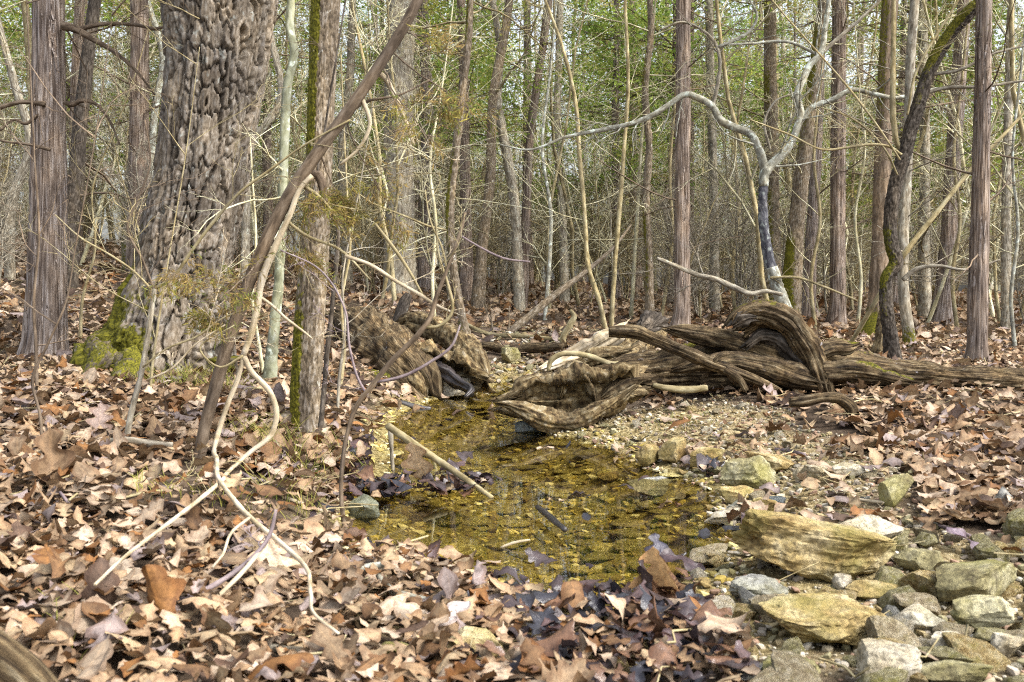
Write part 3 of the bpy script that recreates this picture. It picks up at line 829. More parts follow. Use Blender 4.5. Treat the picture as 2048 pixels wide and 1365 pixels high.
# big oak --------------------------------------------------------------------
dO = gd(330, 752)
edges = [(760, 160, 482), (740, 180, 478), (705, 205, 470), (660, 226, 462), (610, 245, 457), (560, 266, 457), (500, 280, 464), (430, 296, 478), (360, 311, 491), (300, 320, 500), (220, 327, 514), (140, 333, 526), (60, 330, 538), (0, 324, 548)]
po, ro = trace([((a + b) / 2, y, b - a) for y, a, b in edges], dO + .25)
po = np.concatenate([[po[0] + np.array([0, 0, -.25])], po, [po[-1] + np.array([.12, .05, .7]), po[-1] + np.array([.1, .1, 2.2]), po[-1] + np.array([-.1, .2, 5])]])
ro = np.concatenate([[ro[0] * 1.12], ro, [ro[-1] * .98, ro[-1] * .85, ro[-1] * .5]])
Lo = np.concatenate([[0], np.cumsum(np.linalg.norm(np.diff(po, axis=0), axis=1))]); fvis = Lo[16] / Lo[-1]
def oak_disp(cx, sy, S, R, U, X):
    nu = 26
    wu = fbm(cx * 2.2, sy * 2.2, S * 2.6, 3, 71) * 1.6 + fbm(cx * 8, sy * 8, S * 11, 3, 72) * .55
    uu = U * nu + wu; ci = np.floor(uu); fu = uu - ci; ci = np.mod(ci, nu).astype(np.int64)
    zz = np.zeros_like(ci)
    vv = S / .125 * (.7 + .6 * _h(ci, zz, zz, 3)) + _h(ci, zz, zz + 1, 3) * 9 + fbm(cx * 7, sy * 7, S * 9, 3, 74) * .8
    ri = np.floor(vv).astype(np.int64); fv = vv - ri
    j0 = .12 + .5 * _h(ci, ri, zz, 4)
    row = np.where(fv > j0, ri + 1, ri); dv = np.abs(fv - j0); dv = np.minimum(dv, 1)
    du = np.minimum(fu, 1 - fu)
    cid = _h(ci, row, zz, 6); cb = _h(ci, row, zz, 8)
    keepv = .35 + .65 * sstep(-.25, .15, fbm(cx * 3, sy * 3, S * 3.2, 3, 94))
    e = (sstep(.05, .15, du) - 1) * keepv
    e2 = (sstep(.02, .10, dv) - 1) * sstep(.25, .45, _h(ci, row, zz, 9))
    e3 = 0
    rid = fbm(cx * 5, sy * 5, S * 2.2, 4, 77)
    fl = sstep(.75, -.05, S - .25)                      # root flutes near the ground
    flute = fl * (np.cos(np.arctan2(sy, cx) * 5 + 1.0) * .055 + fbm(cx * 2, sy * 2, S * 2, 2, 79) * .10)
    mossy = sstep(.95, .25, S) * sstep(.1, -.6, cx + .15 * sy)
    h = (e * .046 + e2 * .028) * (1 - .8 * mossy) + rid * .016 * (1 - mossy) + (cid - .5) * .018 + flute * R * 1.6 + fbm(cx * 30, sy * 30, S * 24, 3, 80) * .006 + mossy * (.010 + .10 * fbm(X[..., 0] * 9, X[..., 1] * 9, X[..., 2] * 9, 5, 83, .62))
    return h, {"plate": .6 * cid + .4 * cb}
def oak_moss(X, n, S):
    low = sstep(1.05, .35, S)
    l = sstep(.15, -.65, n[..., 0] + .25 * n[..., 1])
    skirt = sstep(.36, .26, S) * .6
    br = sstep(-.35, .3, fbm(X[..., 0] * 7, X[..., 1] * 7, X[..., 2] * 7, 4, 19))
    return low * l * (.3 + .75 * br) + skirt * br + sstep(2.4, .8, S) * sstep(-.72, -.95, n[..., 0]) * .6
tp = np.concatenate([np.linspace(0, fvis, 500), np.linspace(fvis, 1, 70)[1:]])
oak = thing("oak_tree", "massive old oak with deeply cracked grey bark and moss-covered foot at left", "tree", tuple(P(330, 752, dO)))
part(oak, "trunk", sweep(po, ro, 340, disp=oak_disp, mossf=oak_moss, tpar=tp), MAT['oak'])
for i, ang in enumerate((.3, 1.7, 2.9, 4.2, 5.3)):
    b = po[-2] + np.array([0, 0, .4 * i - .6])
    part(oak, "branch", twig_geo(b, (math.cos(ang), math.sin(ang), .7), 3.5, .09, 900 + i, [(9, .12, 9, .5, .7, .04), (7, .14, 6, .5, .7, .02), (5, .16, 3, .5, .7, 0), (4, .2, 0, 0, 0, 0)]), MAT['oak'])
for i, (a, b_) in enumerate((((200, 730), (150, 755)), ((260, 748), (215, 775)), ((440, 745), (500, 760)))):   # root toes
    d0 = gd(*b_)
    part(oak, "root", sweep(np.array([P(a[0], a[1] - 30, dO + .1), P(a[0], a[1], (dO + d0) / 2), ghit(*b_)[0] + np.array([0, 0, -.03])]), [.09, .06, .015], 30, ds=.008, disp=lambda cx, sy, S, R, U, X: fbm(X[..., 0] * 14, X[..., 1] * 14, X[..., 2] * 14, 5, 83, .65) * .06, mossf=lambda X, n, S: (.5 + .5 * sstep(-.3, .3, fbm(X[..., 0] * 9, X[..., 1] * 9, X[..., 2] * 9, 3, 23))) * np.ones(S.shape)), MAT['oak'])

# cedars ---------------------------------------------------------------------
t, p, r, d = tree_from("cedar_tree", "shaggy grey-brown cedar at the far left edge beside the big oak", "tree",
    [(88, 716, 92), (90, 690, 82), (92, 640, 76), (94, 560, 73), (97, 420, 68), (97, 300, 64), (97, 150, 60), (97, 0, 57)], 'cedar', cedar_disp(1), kq=80, ds=.018)
loose_bark(t, p, r, 190, 5, 'cedar', .2, 2.8); cedar_top(t, p, 0)
branch(t, [(90, 208, 10), (40, 205, 9), (0, 216, 8), (-60, 235, 6)], d - .1, 'brown', twigs=3, seed=1)
branch(t, [(128, 205, 10), (145, 210, 10), (160, 202, 9), (185, 205, 7), (215, 235, 5), (240, 290, 3)], d - .1, 'brown', twigs=4, seed=2)
branch(t, [(125, 52, 18), (150, 58, 16), (180, 75, 13), (230, 105, 9), (270, 140, 6), (310, 190, 4)], d - .05, 'brown', twigs=5, seed=3)
branch(t, [(160, 58, 10), (210, 48, 8), (270, 50, 7), (318, 57, 6), (345, 47, 4)], d - .05, 'brown', twigs=3, seed=4)
branch(t, [(75, 230, 6), (50, 248, 7), (30, 240, 5), (0, 262, 4)], d - .1, 'brown', twigs=2, seed=5)
branch(t, [(100, 300, 8), (60, 290, 6), (20, 285, 5), (-30, 275, 4)], d - .15, 'brown', twigs=3, seed=6)

t, p, r, d = tree_from("dark_tree", "thin dark crooked trunk just behind the shaggy cedar at left", "tree",
    [(140, 640, 40), (140, 520, 34), (150, 390, 32), (160, 250, 30), (172, 140, 27), (190, 0, 25)], 'dark', rough_disp(2, .15), d=10.5)
add_branches(t, p, 6, 'brown', 21, 1.2, 4.5, .8, 1.8, .014)
for q, (L, m, lab, dd) in enumerate([
    ([(20, 560, 22), (25, 400, 20), (60, 290, 18), (30, 170, 16), (0, 60, 14)], 'grey', "crooked grey stem leaning in from the left frame edge", 11),
    ([(155, 560, 26), (152, 400, 24), (150, 250, 22), (155, 100, 20), (160, 0, 20)], 'cedar_red', "slim cedar trunk half hidden between shaggy cedar and oak", 15),
    ([(275, 480, 18), (272, 300, 17), (275, 150, 16), (280, 0, 15)], 'grey', "thin straight trunk seen just left of the big oak", 17),
    ([(300, 360, 16), (310, 220, 15), (325, 110, 14), (300, 20, 13)], 'pale', "pale thin leaning stem touching the big oak's left outline", 13)]):
    z0 = height(P(L[0][0], 600, dd)[0], P(L[0][0], 600, dd)[1])
    gy_ = CY - FPX * ((P(L[0][0], 600, dd)[2] - CAMH) / dd) if False else None
    L = [(L[0][0], 640 if q != 3 else 640, L[0][2] * 1.3)] + L
    t, p, r, d = tree_from("slender_tree", lab, "tree", L, m, cedar_disp(7 + q) if 'cedar' in m else rough_disp(7 + q), d=dd)
    add_branches(t, p, 6, 'twig', 25 + q, 1, 5, .7, 1.6, .010)

t, p, r, d = tree_from("cedar_tree", "reddish cedar trunk standing left of the lichen-covered forked tree", "tree",
    [(1358, 664, 45.9), (1362, 640, 37.0), (1364, 560, 32.6), (1365, 400, 29.6), (1366, 200, 28.1), (1366, 0, 26.6)], 'cedar_red', cedar_disp(12), kq=36, ds=.03)
loose_bark(t, p, r, 120, 6, 'cedar_red', .3, 3.2); cedar_top(t, p, 1); add_branches(t, p, 9, 'brown', 31, 1.0, 3.6, .6, 1.6, .010)
t, p, r, d = tree_from("cedar_tree", "straight brown cedar between the forked tree and the mossy trunk", "tree",
    [(1672, 652, 44.1), (1674, 625, 35.0), (1675, 540, 30.4), (1676, 300, 27.4), (1678, 0, 25.1)], 'cedar_red', cedar_disp(13), kq=36, ds=.03)
loose_bark(t, p, r, 110, 7, 'cedar_red', .3, 3.4); cedar_top(t, p, 2); add_branches(t, p, 12, 'brown', 32, .9, 4.0, .6, 1.7, .010)
t, p, r, d = tree_from("cedar_tree", "tall olive-tinged trunk with mossy foot right behind the leaning tree", "tree",
    [(1745, 668, 53.3), (1752, 630, 40.3), (1758, 540, 34.6), (1765, 350, 32.4), (1772, 160, 31.0), (1780, 0, 30.2)], 'brown', cedar_disp(14), kq=36, ds=.03,
    mossf=lambda X, n, S: .9 * sstep(.6, .2, S) + .55 * sstep(1.6, 2.6, S) * sstep(.2, -.6, n[..., 0]))
cedar_top(t, p, 3); add_branches(t, p, 10, 'brown', 33, .8, 4.0, .6, 1.8, .010)
t, p, r, d = tree_from("cedar_tree", "leaning cedar with spreading root foot behind the right edge cedar", "tree",
    [(1880, 648, 49.9), (1884, 610, 37.4), (1892, 540, 32.8), (1905, 350, 29.6), (1918, 150, 27.3), (1930, 0, 25.7)], 'cedar', cedar_disp(15), kq=36, ds=.03)
cedar_top(t, p, 0); add_branches(t, p, 10, 'brown', 34, .8, 4.2, .6, 1.8, .010)
t, p, r, d = tree_from("cedar_tree", "peeling cedar nearest the right edge above the fallen log", "tree",
    [(1952, 728, 48.2), (1954, 700, 40.4), (1956, 600, 37.8), (1960, 450, 34.4), (1963, 300, 31.8), (1966, 150, 30.1), (1968, 0, 29.2)], 'cedar_red', cedar_disp(16), kq=44, ds=.022)
loose_bark(t, p, r, 170, 8, 'cedar', .25, 2.7); cedar_top(t, p, 2); add_branches(t, p, 8, 'brown', 35, .9, 2.9, .5, 1.4, .009)
MIDDLE = [
    ([(800, 640, 75.4), (800, 560, 65.6), (798, 400, 60.7), (797, 250, 59.0), (800, 100, 57.4), (805, 0, 54.1)], 'grey', 'broad rough dark trunk in the middle distance left of centre', 12.5, 0.35),
    ([(850, 600, 27.9), (850, 400, 24.6), (855, 200, 23.0), (850, 90, 21.3), (845, 0, 19.7)], 'cedar', 'pale brown trunk leaning close behind the broad dark trunk', 15, 0.1),
    ([(935, 690, 27.9), (925, 640, 19.7), (905, 520, 18.0), (900, 420, 18.0), (912, 300, 17.2), (925, 180, 16.4), (938, 60, 14.8), (940, 0, 13.9)], 'mossy', 'slim mossy trunk rising beside the left rotten log', 9.2, 0.8),
    ([(1040, 625, 24.6), (1035, 520, 21.3), (1028, 400, 20.5), (1012, 300, 19.7), (995, 200, 18.0), (1000, 100, 14.8), (985, 0, 13.1)], 'grey', 'kinked grey trunk right of centre behind the stream head', 13, 0.4),
    ([(1045, 625, 21.3), (1052, 450, 18.0), (1062, 250, 16.4), (1082, 120, 15.6), (1098, 0, 14.8)], 'cedar_red', 'thin reddish cedar crossing upward behind the stream head', 14, 0.1),
    ([(1130, 620, 21.3), (1125, 450, 18.0), (1115, 250, 16.4), (1118, 100, 14.8), (1120, 0, 14.8)], 'grey', 'thin dark trunk in the woods above the leaning dead pole', 16, 0.2),
    ([(1300, 660, 19.7), (1298, 520, 16.4), (1292, 400, 15.6), (1298, 300, 14.8), (1290, 180, 14.8), (1302, 60, 13.1), (1300, 0, 12.3)], 'mossy', 'wavy mossy stem left of the reddish cedar', 11.5, 0.9),
    ([(1430, 640, 23.0), (1428, 500, 19.7), (1425, 300, 18.0), (1420, 100, 16.4), (1418, 0, 16.4)], 'grey', 'grey straight trunk between reddish cedar and forked tree', 15, 0.3),
    ([(1545, 630, 36.1), (1545, 480, 31.2), (1543, 300, 27.9), (1540, 120, 24.6), (1540, 0, 23.0)], 'mossy', 'greenish trunk directly behind the forked lichen tree', 13.5, 0.8),
    ([(1580, 640, 41.0), (1590, 480, 34.4), (1610, 300, 29.5), (1630, 150, 26.2), (1650, 0, 24.6)], 'mossy', "slanting mossy trunk behind the forked tree's right arm", 11.5, 0.9),
    ([(1615, 640, 27.9), (1625, 450, 23.0), (1635, 250, 21.3), (1640, 100, 19.7), (1645, 0, 18.0)], 'cedar', 'pale split cedar stem right of the slanting mossy trunk', 13, 0.1),
    ([(1850, 640, 27.9), (1848, 500, 23.0), (1850, 300, 20.5), (1846, 100, 18.9), (1845, 0, 18.0)], 'grey', 'dark trunk in the gap between leaning tree and right cedars', 13, 0.3),
    ([(2015, 680, 24.6), (2012, 500, 20.5), (2015, 300, 18.0), (2020, 100, 16.4), (2022, 0, 14.8)], 'grey', 'slim grey trunk close to the right frame edge', 11, 0.2),
    ([(490, 600, 21.3), (492, 450, 18.0), (500, 300, 16.4), (560, 200, 14.8), (540, 60, 13.1), (535, 0, 12.3)], 'grey', 'crooked grey trunk showing between the oak and the mossy trunk', 12, 0.2),
    ([(700, 620, 21.3), (690, 450, 19.7), (685, 300, 18.0), (700, 150, 16.4), (705, 0, 14.8)], 'grey', 'dark trunk right behind the mossy foreground trunk', 14, 0.3),
]
for q, (L, m, lab, dd, ms) in enumerate(MIDDLE):
    t, p, r, d = tree_from("cedar_tree" if 'cedar' in m else "forest_tree", lab, "tree", L, m, cedar_disp(50 + q) if 'cedar' in m else plate_disp(50 + q, 16, .07, .012, .12), d=dd, sink=.8,
        mossf=lambda X, n, S, ms=ms: ms * sstep(.5, -.7, n[..., 0]) * sstep(-.4, .4, fbm(X[..., 0] * 2, X[..., 1] * 2, X[..., 2] * 1.3, 2, 3)) + ms * .5 * sstep(.6, .2, S - .6))
    add_branches(t, p, 7, ('twig', 'brown', 'tan')[q % 3], 60 + q, 1.0, .75 + dd * .27, .7, 2.0, .011)

# mossy foreground trunk -----------------------------------------------------
t, p, r, d = tree_from("mossy_tree", "slim trunk with mossy left flank standing on the left bank before the stream", "tree",
    [(612, 868, 77.3), (612, 840, 65.5), (612, 780, 61.3), (616, 700, 60.5), (622, 600, 58.8), (630, 500, 55.4), (636, 420, 52.1), (640, 300, 52.1), (644, 180, 52.1), (648, 80, 53.8), (652, 0, 55.4)], 'mossy', plate_disp(4, 22, .032, .007, .12), kq=96, ds=.0075,
    mossf=lambda X, n, S: .95 * sstep(-.15, -.75, n[..., 0] + .25 * n[..., 1]) * (.45 + .65 * sstep(-.3, .3, fbm(X[..., 0] * 4, X[..., 1] * 4, X[..., 2] * 3, 3, 8))) + .5 * sstep(.30, .16, S) * sstep(.2, -.8, n[..., 0]))
dM = d
for i, L in enumerate(([(600, 845, 44), (560, 852, 34), (520, 862, 26), (470, 866, 18), (430, 876, 8)], [(590, 840, 40), (555, 828, 28), (520, 838, 18), (490, 846, 8)], [(625, 850, 50), (650, 875, 34), (665, 905, 20), (675, 935, 8)])):
    pr, rr = trace(L, dM); 
    for j in range(1, len(pr)): pr[j][2] = height(pr[j][0], pr[j][1]) + .01
    part(t, "root", sweep(pr, rr, 18, ds=.01, disp=rough_disp(30 + i, .2), mossf=topmoss(.7, .2, i)), MAT['mossy'])
t, p, r, d = tree_from("green_barked_tree", "smooth pale green-grey stem between the oak and the mossy trunk", "tree",
    [(538, 770, 30), (544, 700, 24), (556, 580, 20), (565, 430, 19), (569, 280, 19), (575, 170, 18), (588, 100, 17), (580, 60, 17), (582, 0, 16)], 'smooth', knob_disp(5, .08), kq=24, ds=.012)
add_branches(t, p, 7, 'twig', 41, .9, 2.8, .4, 1.1, .007)

# leaning brown sapling with sprays ------------------------------------------
dL = gd(398, 905)
t, p, r, d = tree_from("leaning_tree", "thin dead brown trunk leaning right across the big oak, base in leaf litter", "tree",
    [(398, 915, 26.5), (408, 860, 25.0), (435, 760, 26.5), (468, 650, 25.7), (520, 510, 26.5), (590, 372, 26.5), (640, 300, 25.7), (690, 232, 25.0), (760, 130, 23.4), (810, 50, 22.6), (838, -5, 21.8)], 'brown', rough_disp(6, .10, 16, 8), kq=28, ds=.012, ext=2.5,
    mossf=lambda X, n, S: .35 * sstep(.4, .1, S))
branch(t, [(470, 640, 8), (455, 560, 9), (450, 555, 6)], dL, 'brown', seed=8)
branch(t, [(742, 145, 14), (762, 150, 12), (790, 195, 11), (812, 245, 9), (828, 292, 7)], dL - .05, 'white', twigs=1, seed=9, tl=.2)
branch(t, [(612, 352, 18), (635, 350, 20), (645, 375, 17), (650, 400, 12), (660, 410, 6)], dL - .06, 'brown', seed=10, disp=rough_disp(33, .2))
branch(t, [(600, 368, 9), (640, 395, 7), (668, 430, 5), (690, 470, 4)], dL - .1, 'tan', seed=11, twigs=2, tl=.25)
branch(t, [(690, 232, 8), (730, 205, 6), (800, 190, 4), (860, 160, 3)], dL, 'brown', seed=12, twigs=3, tl=.3)
branch(t, [(720, 190, 10), (740, 250, 8), (715, 300, 6), (680, 330, 5)], dL - .1, 'white', seed=13)
branch(t, [(560, 430, 7), (610, 470, 6), (680, 500, 5), (740, 560, 3)], dL - .1, 'tan', seed=14, twigs=3, tl=.3)
gs = np.random.default_rng(4)
for i, (a, b) in enumerate((((760, 130), (870, 260)), ((690, 232), (760, 470)), ((600, 370), (700, 480)), ((520, 510), (450, 620)), ((560, 430), (640, 560)), ((500, 560), (330, 600)), ((640, 300), (700, 430)), ((780, 100), (990, 290)), ((470, 650), (390, 640)), ((800, 60), (930, 90)))):
    s0 = P(a[0], a[1], dL); s1 = P(b[0], b[1], dL - gs.uniform(-.3, .5)); gq = random.Random(700 + i); pl, rl = [], []
    grow(pl, rl, s0, s1 - s0, np.linalg.norm(s1 - s0), .0035, 0, [(8, .10, 9, .35, .7, -.03), (6, .14, 4, .5, .7, -.03), (4, .18, 0, 0, 0, 0)], gq)
    tips = np.concatenate([q[2:] for q in pl[1:]]); dirs = np.concatenate([np.gradient(q, axis=0)[2:] for q in pl[1:]]); dirs /= np.linalg.norm(dirs, axis=1, keepdims=True)
    sel = gs.random(len(tips)) < .6
    br = part(t, "branch", tubes(pl, rl, 4), MAT['brown'])
    fo = foliage(tips[sel], dirs[sel], 11, .012, (.012, .032), [(.25, .18, .07), (.28, .24, .06), (.17, .19, .05)], (.5, .3, .2), gs, (.05, .09))
    sp = tag(part(t, "needle_spray", fo, MAT['foliage'], False), kind="stuff"); sp.parent = br

# bleached bare branch hanging from it and looping down to the leaves
dV = dL - .12; VW = .74
wb = thing("bleached_branch", "long bleached white branch looping down across the leaning brown trunk", "branch", tuple(P(485, 715, dV)))
branch(wb, [(625, 352, 14), (604, 372, 14), (580, 430, 16), (548, 500, 19), (524, 560, 20), (514, 620, 19), (500, 675, 18), (486, 712, 16)], dV, 'white', 14, name="stem", seed=20)
def along(L, m, nm, sd, tw=0):
    return branch(wb, L, dV, m, 12, name=nm, seed=sd, twigs=tw, tl=.25)
dg = lambda x, y: max(1.5, gd(x, y) - .26)
dq = lambda x, y: min(dV, gd(x, y) - .34)
branch(wb, [(486, 712, 16), (502, 742, 15), (540, 785, 16), (553, 828, 15), (543, 868, 15, dq(543, 868)), (500, 905, 13, dq(500, 905)), (440, 965, 12, dq(440, 965)), (340, 1045, 11, dq(340, 1045)), (240, 1122, 10, dq(240, 1122)), (190, 1170, 9, dg(190, 1175))], dV, 'white', 12, seed=21)
branch(wb, [(487, 715, 12), (475, 760, 13), (455, 810, 13), (436, 868, 13, dq(436, 868)), (434, 920, 12, dq(434, 920)), (452, 980, 13, dq(452, 980)), (500, 1035, 14, dq(500, 1035)), (560, 1085, 14, dq(560, 1085)), (608, 1130, 13, dq(608, 1130)), (622, 1190, 11, dg(622, 1205)), (630, 1230, 9, dg(630, 1245)), (678, 1268, 7, dg(678, 1272))], dV, 'white', 12, seed=22)
branch(wb, [(500, 1035, 9, dg(500, 1060)), (460, 1070, 8, dg(460, 1090)), (445, 1110, 8, dg(445, 1125)), (425, 1135, 6, dg(425, 1142))], dV, 'white', 8, seed=23)
branch(wb, [(512, 590, 9), (540, 608, 8), (575, 640, 8), (605, 662, 6), (625, 678, 4)], dV, 'white', 8, seed=24, twigs=1, tl=.15)
branch(wb, [(486, 712, 7), (440, 735, 6), (400, 700, 5), (470, 650, 4)], dV - .1, 'tan', 8, seed=25)

VW = .85
# slender saplings in front ---------------------------------------------------
dS = gd(250, 895)
t, p, r, d = tree_from("sapling", "slender forked sapling standing before the mossy foot of the oak", "sapling",
    [(250, 895, 12), (262, 830, 12), (282, 750, 11), (298, 660, 10), (306, 600, 10), (310, 578, 9)], 'grey', knob_disp(9), ext=0, kq=10, ds=.01)
branch(t, [(310, 578, 8), (340, 560, 8), (385, 500, 8), (430, 440, 8), (480, 385, 7), (540, 340, 6), (610, 290, 5), (700, 240, 4)], dS, 'tan', seed=30, twigs=4, tl=.3)
branch(t, [(308, 580, 6), (285, 520, 6), (255, 455, 6), (275, 400, 5), (300, 330, 4), (290, 240, 3)], dS, 'brown', seed=31, twigs=4, tl=.3)
branch(t, [(308, 585, 6), (270, 545, 5), (220, 510, 5), (160, 475, 4), (110, 430, 3)], dS, 'tan', seed=32, twigs=4, tl=.3)
branch(t, [(285, 735, 5), (330, 700, 5), (400, 670, 5), (440, 640, 4), (520, 610, 3)], dS - .05, 'tan', seed=33, twigs=4, tl=.25)
branch(t, [(295, 760, 5), (340, 740, 5), (390, 690, 4), (450, 650, 3)], dS - .1, 'white', seed=34, twigs=3, tl=.25)
dC = gd(690, 1062)
t, p, r, d = tree_from("sapling", "curving bare sapling rising from the left water edge in the middle foreground", "sapling",
    [(690, 1062, 10.7), (683, 1000, 9.0), (684, 940, 9.0), (694, 870, 9.0), (712, 815, 9.8), (745, 770, 10.7), (790, 715, 10.7), (830, 676, 10.7), (858, 640, 10.7), (874, 590, 9.0), (890, 550, 8.2), (912, 490, 7.4), (922, 460, 8.2), (930, 425, 5.7)], 'brown', knob_disp(11, .16), ext=0, kq=14, ds=.008)
branch(t, [(848, 655, 9), (880, 652, 8), (903, 628, 8), (896, 570, 7), (880, 520, 5), (870, 440, 4)], dC, 'tan', 8, seed=40, twigs=2, tl=.2)
branch(t, [(690, 512, 8), (740, 530, 9), (790, 562, 9), (840, 590, 8), (880, 615, 7), (906, 626, 6)], dC + .05, 'white', 8, seed=41, twigs=2, tl=.2)
branch(t, [(750, 448, 7), (790, 500, 8), (820, 545, 7), (845, 590, 5)], dC + .1, 'tan', 8, seed=42)
branch(t, [(752, 765, 7), (800, 755, 8), (860, 725, 7), (905, 690, 6), (920, 650, 4)], dC, 'purple', 8, seed=43)
branch(t, [(918, 470, 5), (960, 495, 5), (1010, 518, 5), (1060, 524, 4)], dC, 'purple', 8, seed=44)
branch(t, [(735, 790, 7), (722, 770, 6), (700, 700, 6), (690, 620, 5), (640, 540, 4), (560, 500, 3)], dC, 'purple', 8, seed=45, twigs=3, tl=.25)
branch(t, [(895, 545, 5), (885, 500, 5), (860, 440, 4), (850, 380, 3)], dC, 'tan', 8, seed=46, twigs=2, tl=.2)
dD = gd(652, 880)
t, p, r, d = tree_from("sapling", "thin dark sapling rising right against the mossy foreground trunk", "sapling",
    [(642, 850, 11), (648, 780, 11), (655, 700, 10), (664, 620, 9), (672, 530, 9), (676, 460, 8), (660, 400, 7), (640, 360, 6), (650, 260, 5), (672, 120, 4)], 'dark', knob_disp(13), ext=.8, d=dM - .12, kq=10, ds=.01)
for q, (L, m, lab) in enumerate([
    ([(74, 800, 7), (72, 700, 7), (68, 600, 6), (78, 480, 5), (70, 330, 4)], 'brown', "thin brown sapling in the leaves in front of the left cedar"),
    ([(85, 905, 7), (80, 830, 6), (65, 760, 6), (95, 690, 5), (130, 610, 4), (150, 500, 3)], 'brown', "wispy dark sapling growing from leaf litter at far left"),
    ([(300, 800, 6), (304, 740, 6), (316, 650, 5), (330, 560, 4), (345, 470, 3)], 'tan', "hair-thin pale stem next to the forked sapling"),
    ([(680, 780, 8), (688, 700, 7), (684, 600, 6), (700, 500, 5), (695, 400, 4)], 'tan', "straight thin sapling behind the curving foreground sapling"),
    ([(675, 840, 6), (678, 760, 6), (690, 660, 5), (685, 560, 4), (705, 450, 3)], 'grey', "wiry grey stem right of the mossy foreground trunk"),
    ([(160, 690, 7), (165, 600, 6), (190, 500, 5), (185, 380, 4), (230, 260, 3)], 'tan', "bare sapling between the left cedar and the oak"),
    ([(528, 760, 8), (520, 700, 7), (505, 600, 6), (512, 480, 5), (505, 360, 4)], 'twig', "twiggy stem close to the oak's right side"),
    ]):
    t, p, r, d = tree_from("sapling", lab, "sapling", L, m, knob_disp(60 + q), ext=.8, kq=7, ds=.02)
    add_branches(t, p, 7, m, 80 + q, .35, 2.0, .25, .7, .003, up=(.1, .9))
S1 = [([(1212, 665, 11), (1198, 600, 10), (1178, 540, 10), (1170, 440, 9), (1160, 320, 9), (1150, 200, 8), (1120, 80, 7), (1090, 0, 6)], "pale bending sapling behind the left end of the fallen log"),
      ([(1222, 662, 10), (1228, 560, 9), (1238, 430, 9), (1248, 300, 8), (1256, 180, 7), (1250, 0, 6)], "straight pale sapling right beside the pale bending one"),
      ([(1262, 640, 8), (1268, 540, 8), (1275, 420, 7), (1282, 300, 6), (1300, 120, 5)], "thin tan sapling between the pale saplings and reddish cedar"),
      ([(1320, 650, 9), (1335, 560, 8), (1345, 470, 7), (1340, 360, 6), (1350, 200, 5)], "tan sapling leaning against the reddish cedar"),
      ([(1090, 640, 8), (1098, 540, 8), (1102, 430, 7), (1085, 300, 6), (1100, 150, 5)], "thin pale stem rising above the leaning dead pole"),
      ([(870, 650, 8), (865, 560, 7), (872, 450, 6), (860, 330, 5), (880, 200, 4)], "thin stem rising behind the left rotten log"),
      ([(1472, 650, 9), (1465, 540, 8), (1478, 420, 7), (1470, 300, 6), (1490, 150, 5)], "thin olive sapling left of the forked lichen tree"),
      ([(1630, 660, 9), (1622, 560, 8), (1640, 440, 7), (1628, 320, 6), (1640, 180, 5)], "thin sapling right of the forked tree's foot"),
      ([(1715, 660, 8), (1722, 560, 7), (1710, 440, 6), (1730, 300, 5), (1720, 180, 4)], "wiry sapling between straight cedar and olive trunk"),
      ([(1915, 665, 9), (1905, 560, 8), (1920, 440, 7), (1908, 320, 6), (1925, 150, 5)], "wiry sapling between the two right-hand cedars"),
      ([(2030, 700, 9), (2022, 600, 8), (2036, 460, 7), (2025, 320, 6), (2040, 160, 5)], "bare sapling at the right frame edge behind the log")]
for q, (L, lab) in enumerate(S1):
    t, p, r, d = tree_from("sapling", lab, "sapling", L, ('tan', 'tan', 'twig', 'tan', 'pale', 'twig')[q % 6], knob_disp(90 + q), ext=1.0, kq=8, ds=.03)
    add_branches(t, p, 9, 'twig', 110 + q, .6, 3.3, .5, 1.3, .005, up=(.1, .9))

VW = .9
# forked lichen tree ----------------------------------------------------------
dY = gd(1580, 690)
t, p, r, d = tree_from("forked_tree", "crooked Y-shaped small tree with pale lichen bark and dark lower stem behind the log", "tree",
    [(1585, 690, 34), (1570, 620, 30), (1550, 560, 26), (1543, 535, 23)], 'pale', knob_disp(15), ext=0, kq=24, ds=.012)
Y = dY
branch(t, [(1546, 550, 25), (1534, 500, 23), (1526, 430, 21), (1526, 385, 20), (1528, 368, 20)], Y, 'char', 24, seed=68, name="stem")
branch(t, [(1527, 374, 21), (1527, 355, 21), (1531, 338, 22)], Y, 'pale', 20, seed=69, name="stem")
branch(t, [(1531, 345, 21), (1518, 300, 18), (1500, 268, 17), (1470, 256, 17), (1440, 240, 17), (1425, 214, 16), (1400, 198, 15), (1372, 189, 14), (1345, 205, 12), (1310, 228, 12), (1262, 248, 11), (1210, 259, 10), (1130, 275, 7), (1060, 300, 5), (1000, 290, 3)], Y, 'pale', 14, seed=70, twigs=9, tl=.5)
branch(t, [(1426, 212, 9), (1436, 165, 9), (1440, 130, 8), (1432, 90, 8), (1410, 65, 7), (1365, 45, 6), (1320, 60, 4)], Y, 'grey', 8, seed=71, twigs=5, tl=.4)
branch(t, [(1436, 95, 8), (1470, 80, 8), (1500, 62, 7), (1514, 35, 6), (1500, 0, 5), (1480, -50, 4)], Y, 'pale', 8, seed=72, twigs=5, tl=.4)
branch(t, [(1530, 345, 22), (1548, 325, 19), (1575, 298, 18), (1592, 262, 17), (1602, 225, 16), (1594, 192, 15), (1606, 160, 15), (1620, 130, 14), (1640, 108, 13), (1650, 60, 12), (1658, 0, 10), (1665, -80, 8)], Y, 'pale', 14, seed=73, twigs=8, tl=.5)
branch(t, [(1594, 255, 13), (1625, 215, 13), (1660, 202, 12), (1710, 180, 11), (1745, 188, 10), (1790, 196, 9), (1850, 182, 8), (1950, 174, 6)], Y, 'pale', 10, seed=74, twigs=6, tl=.5)
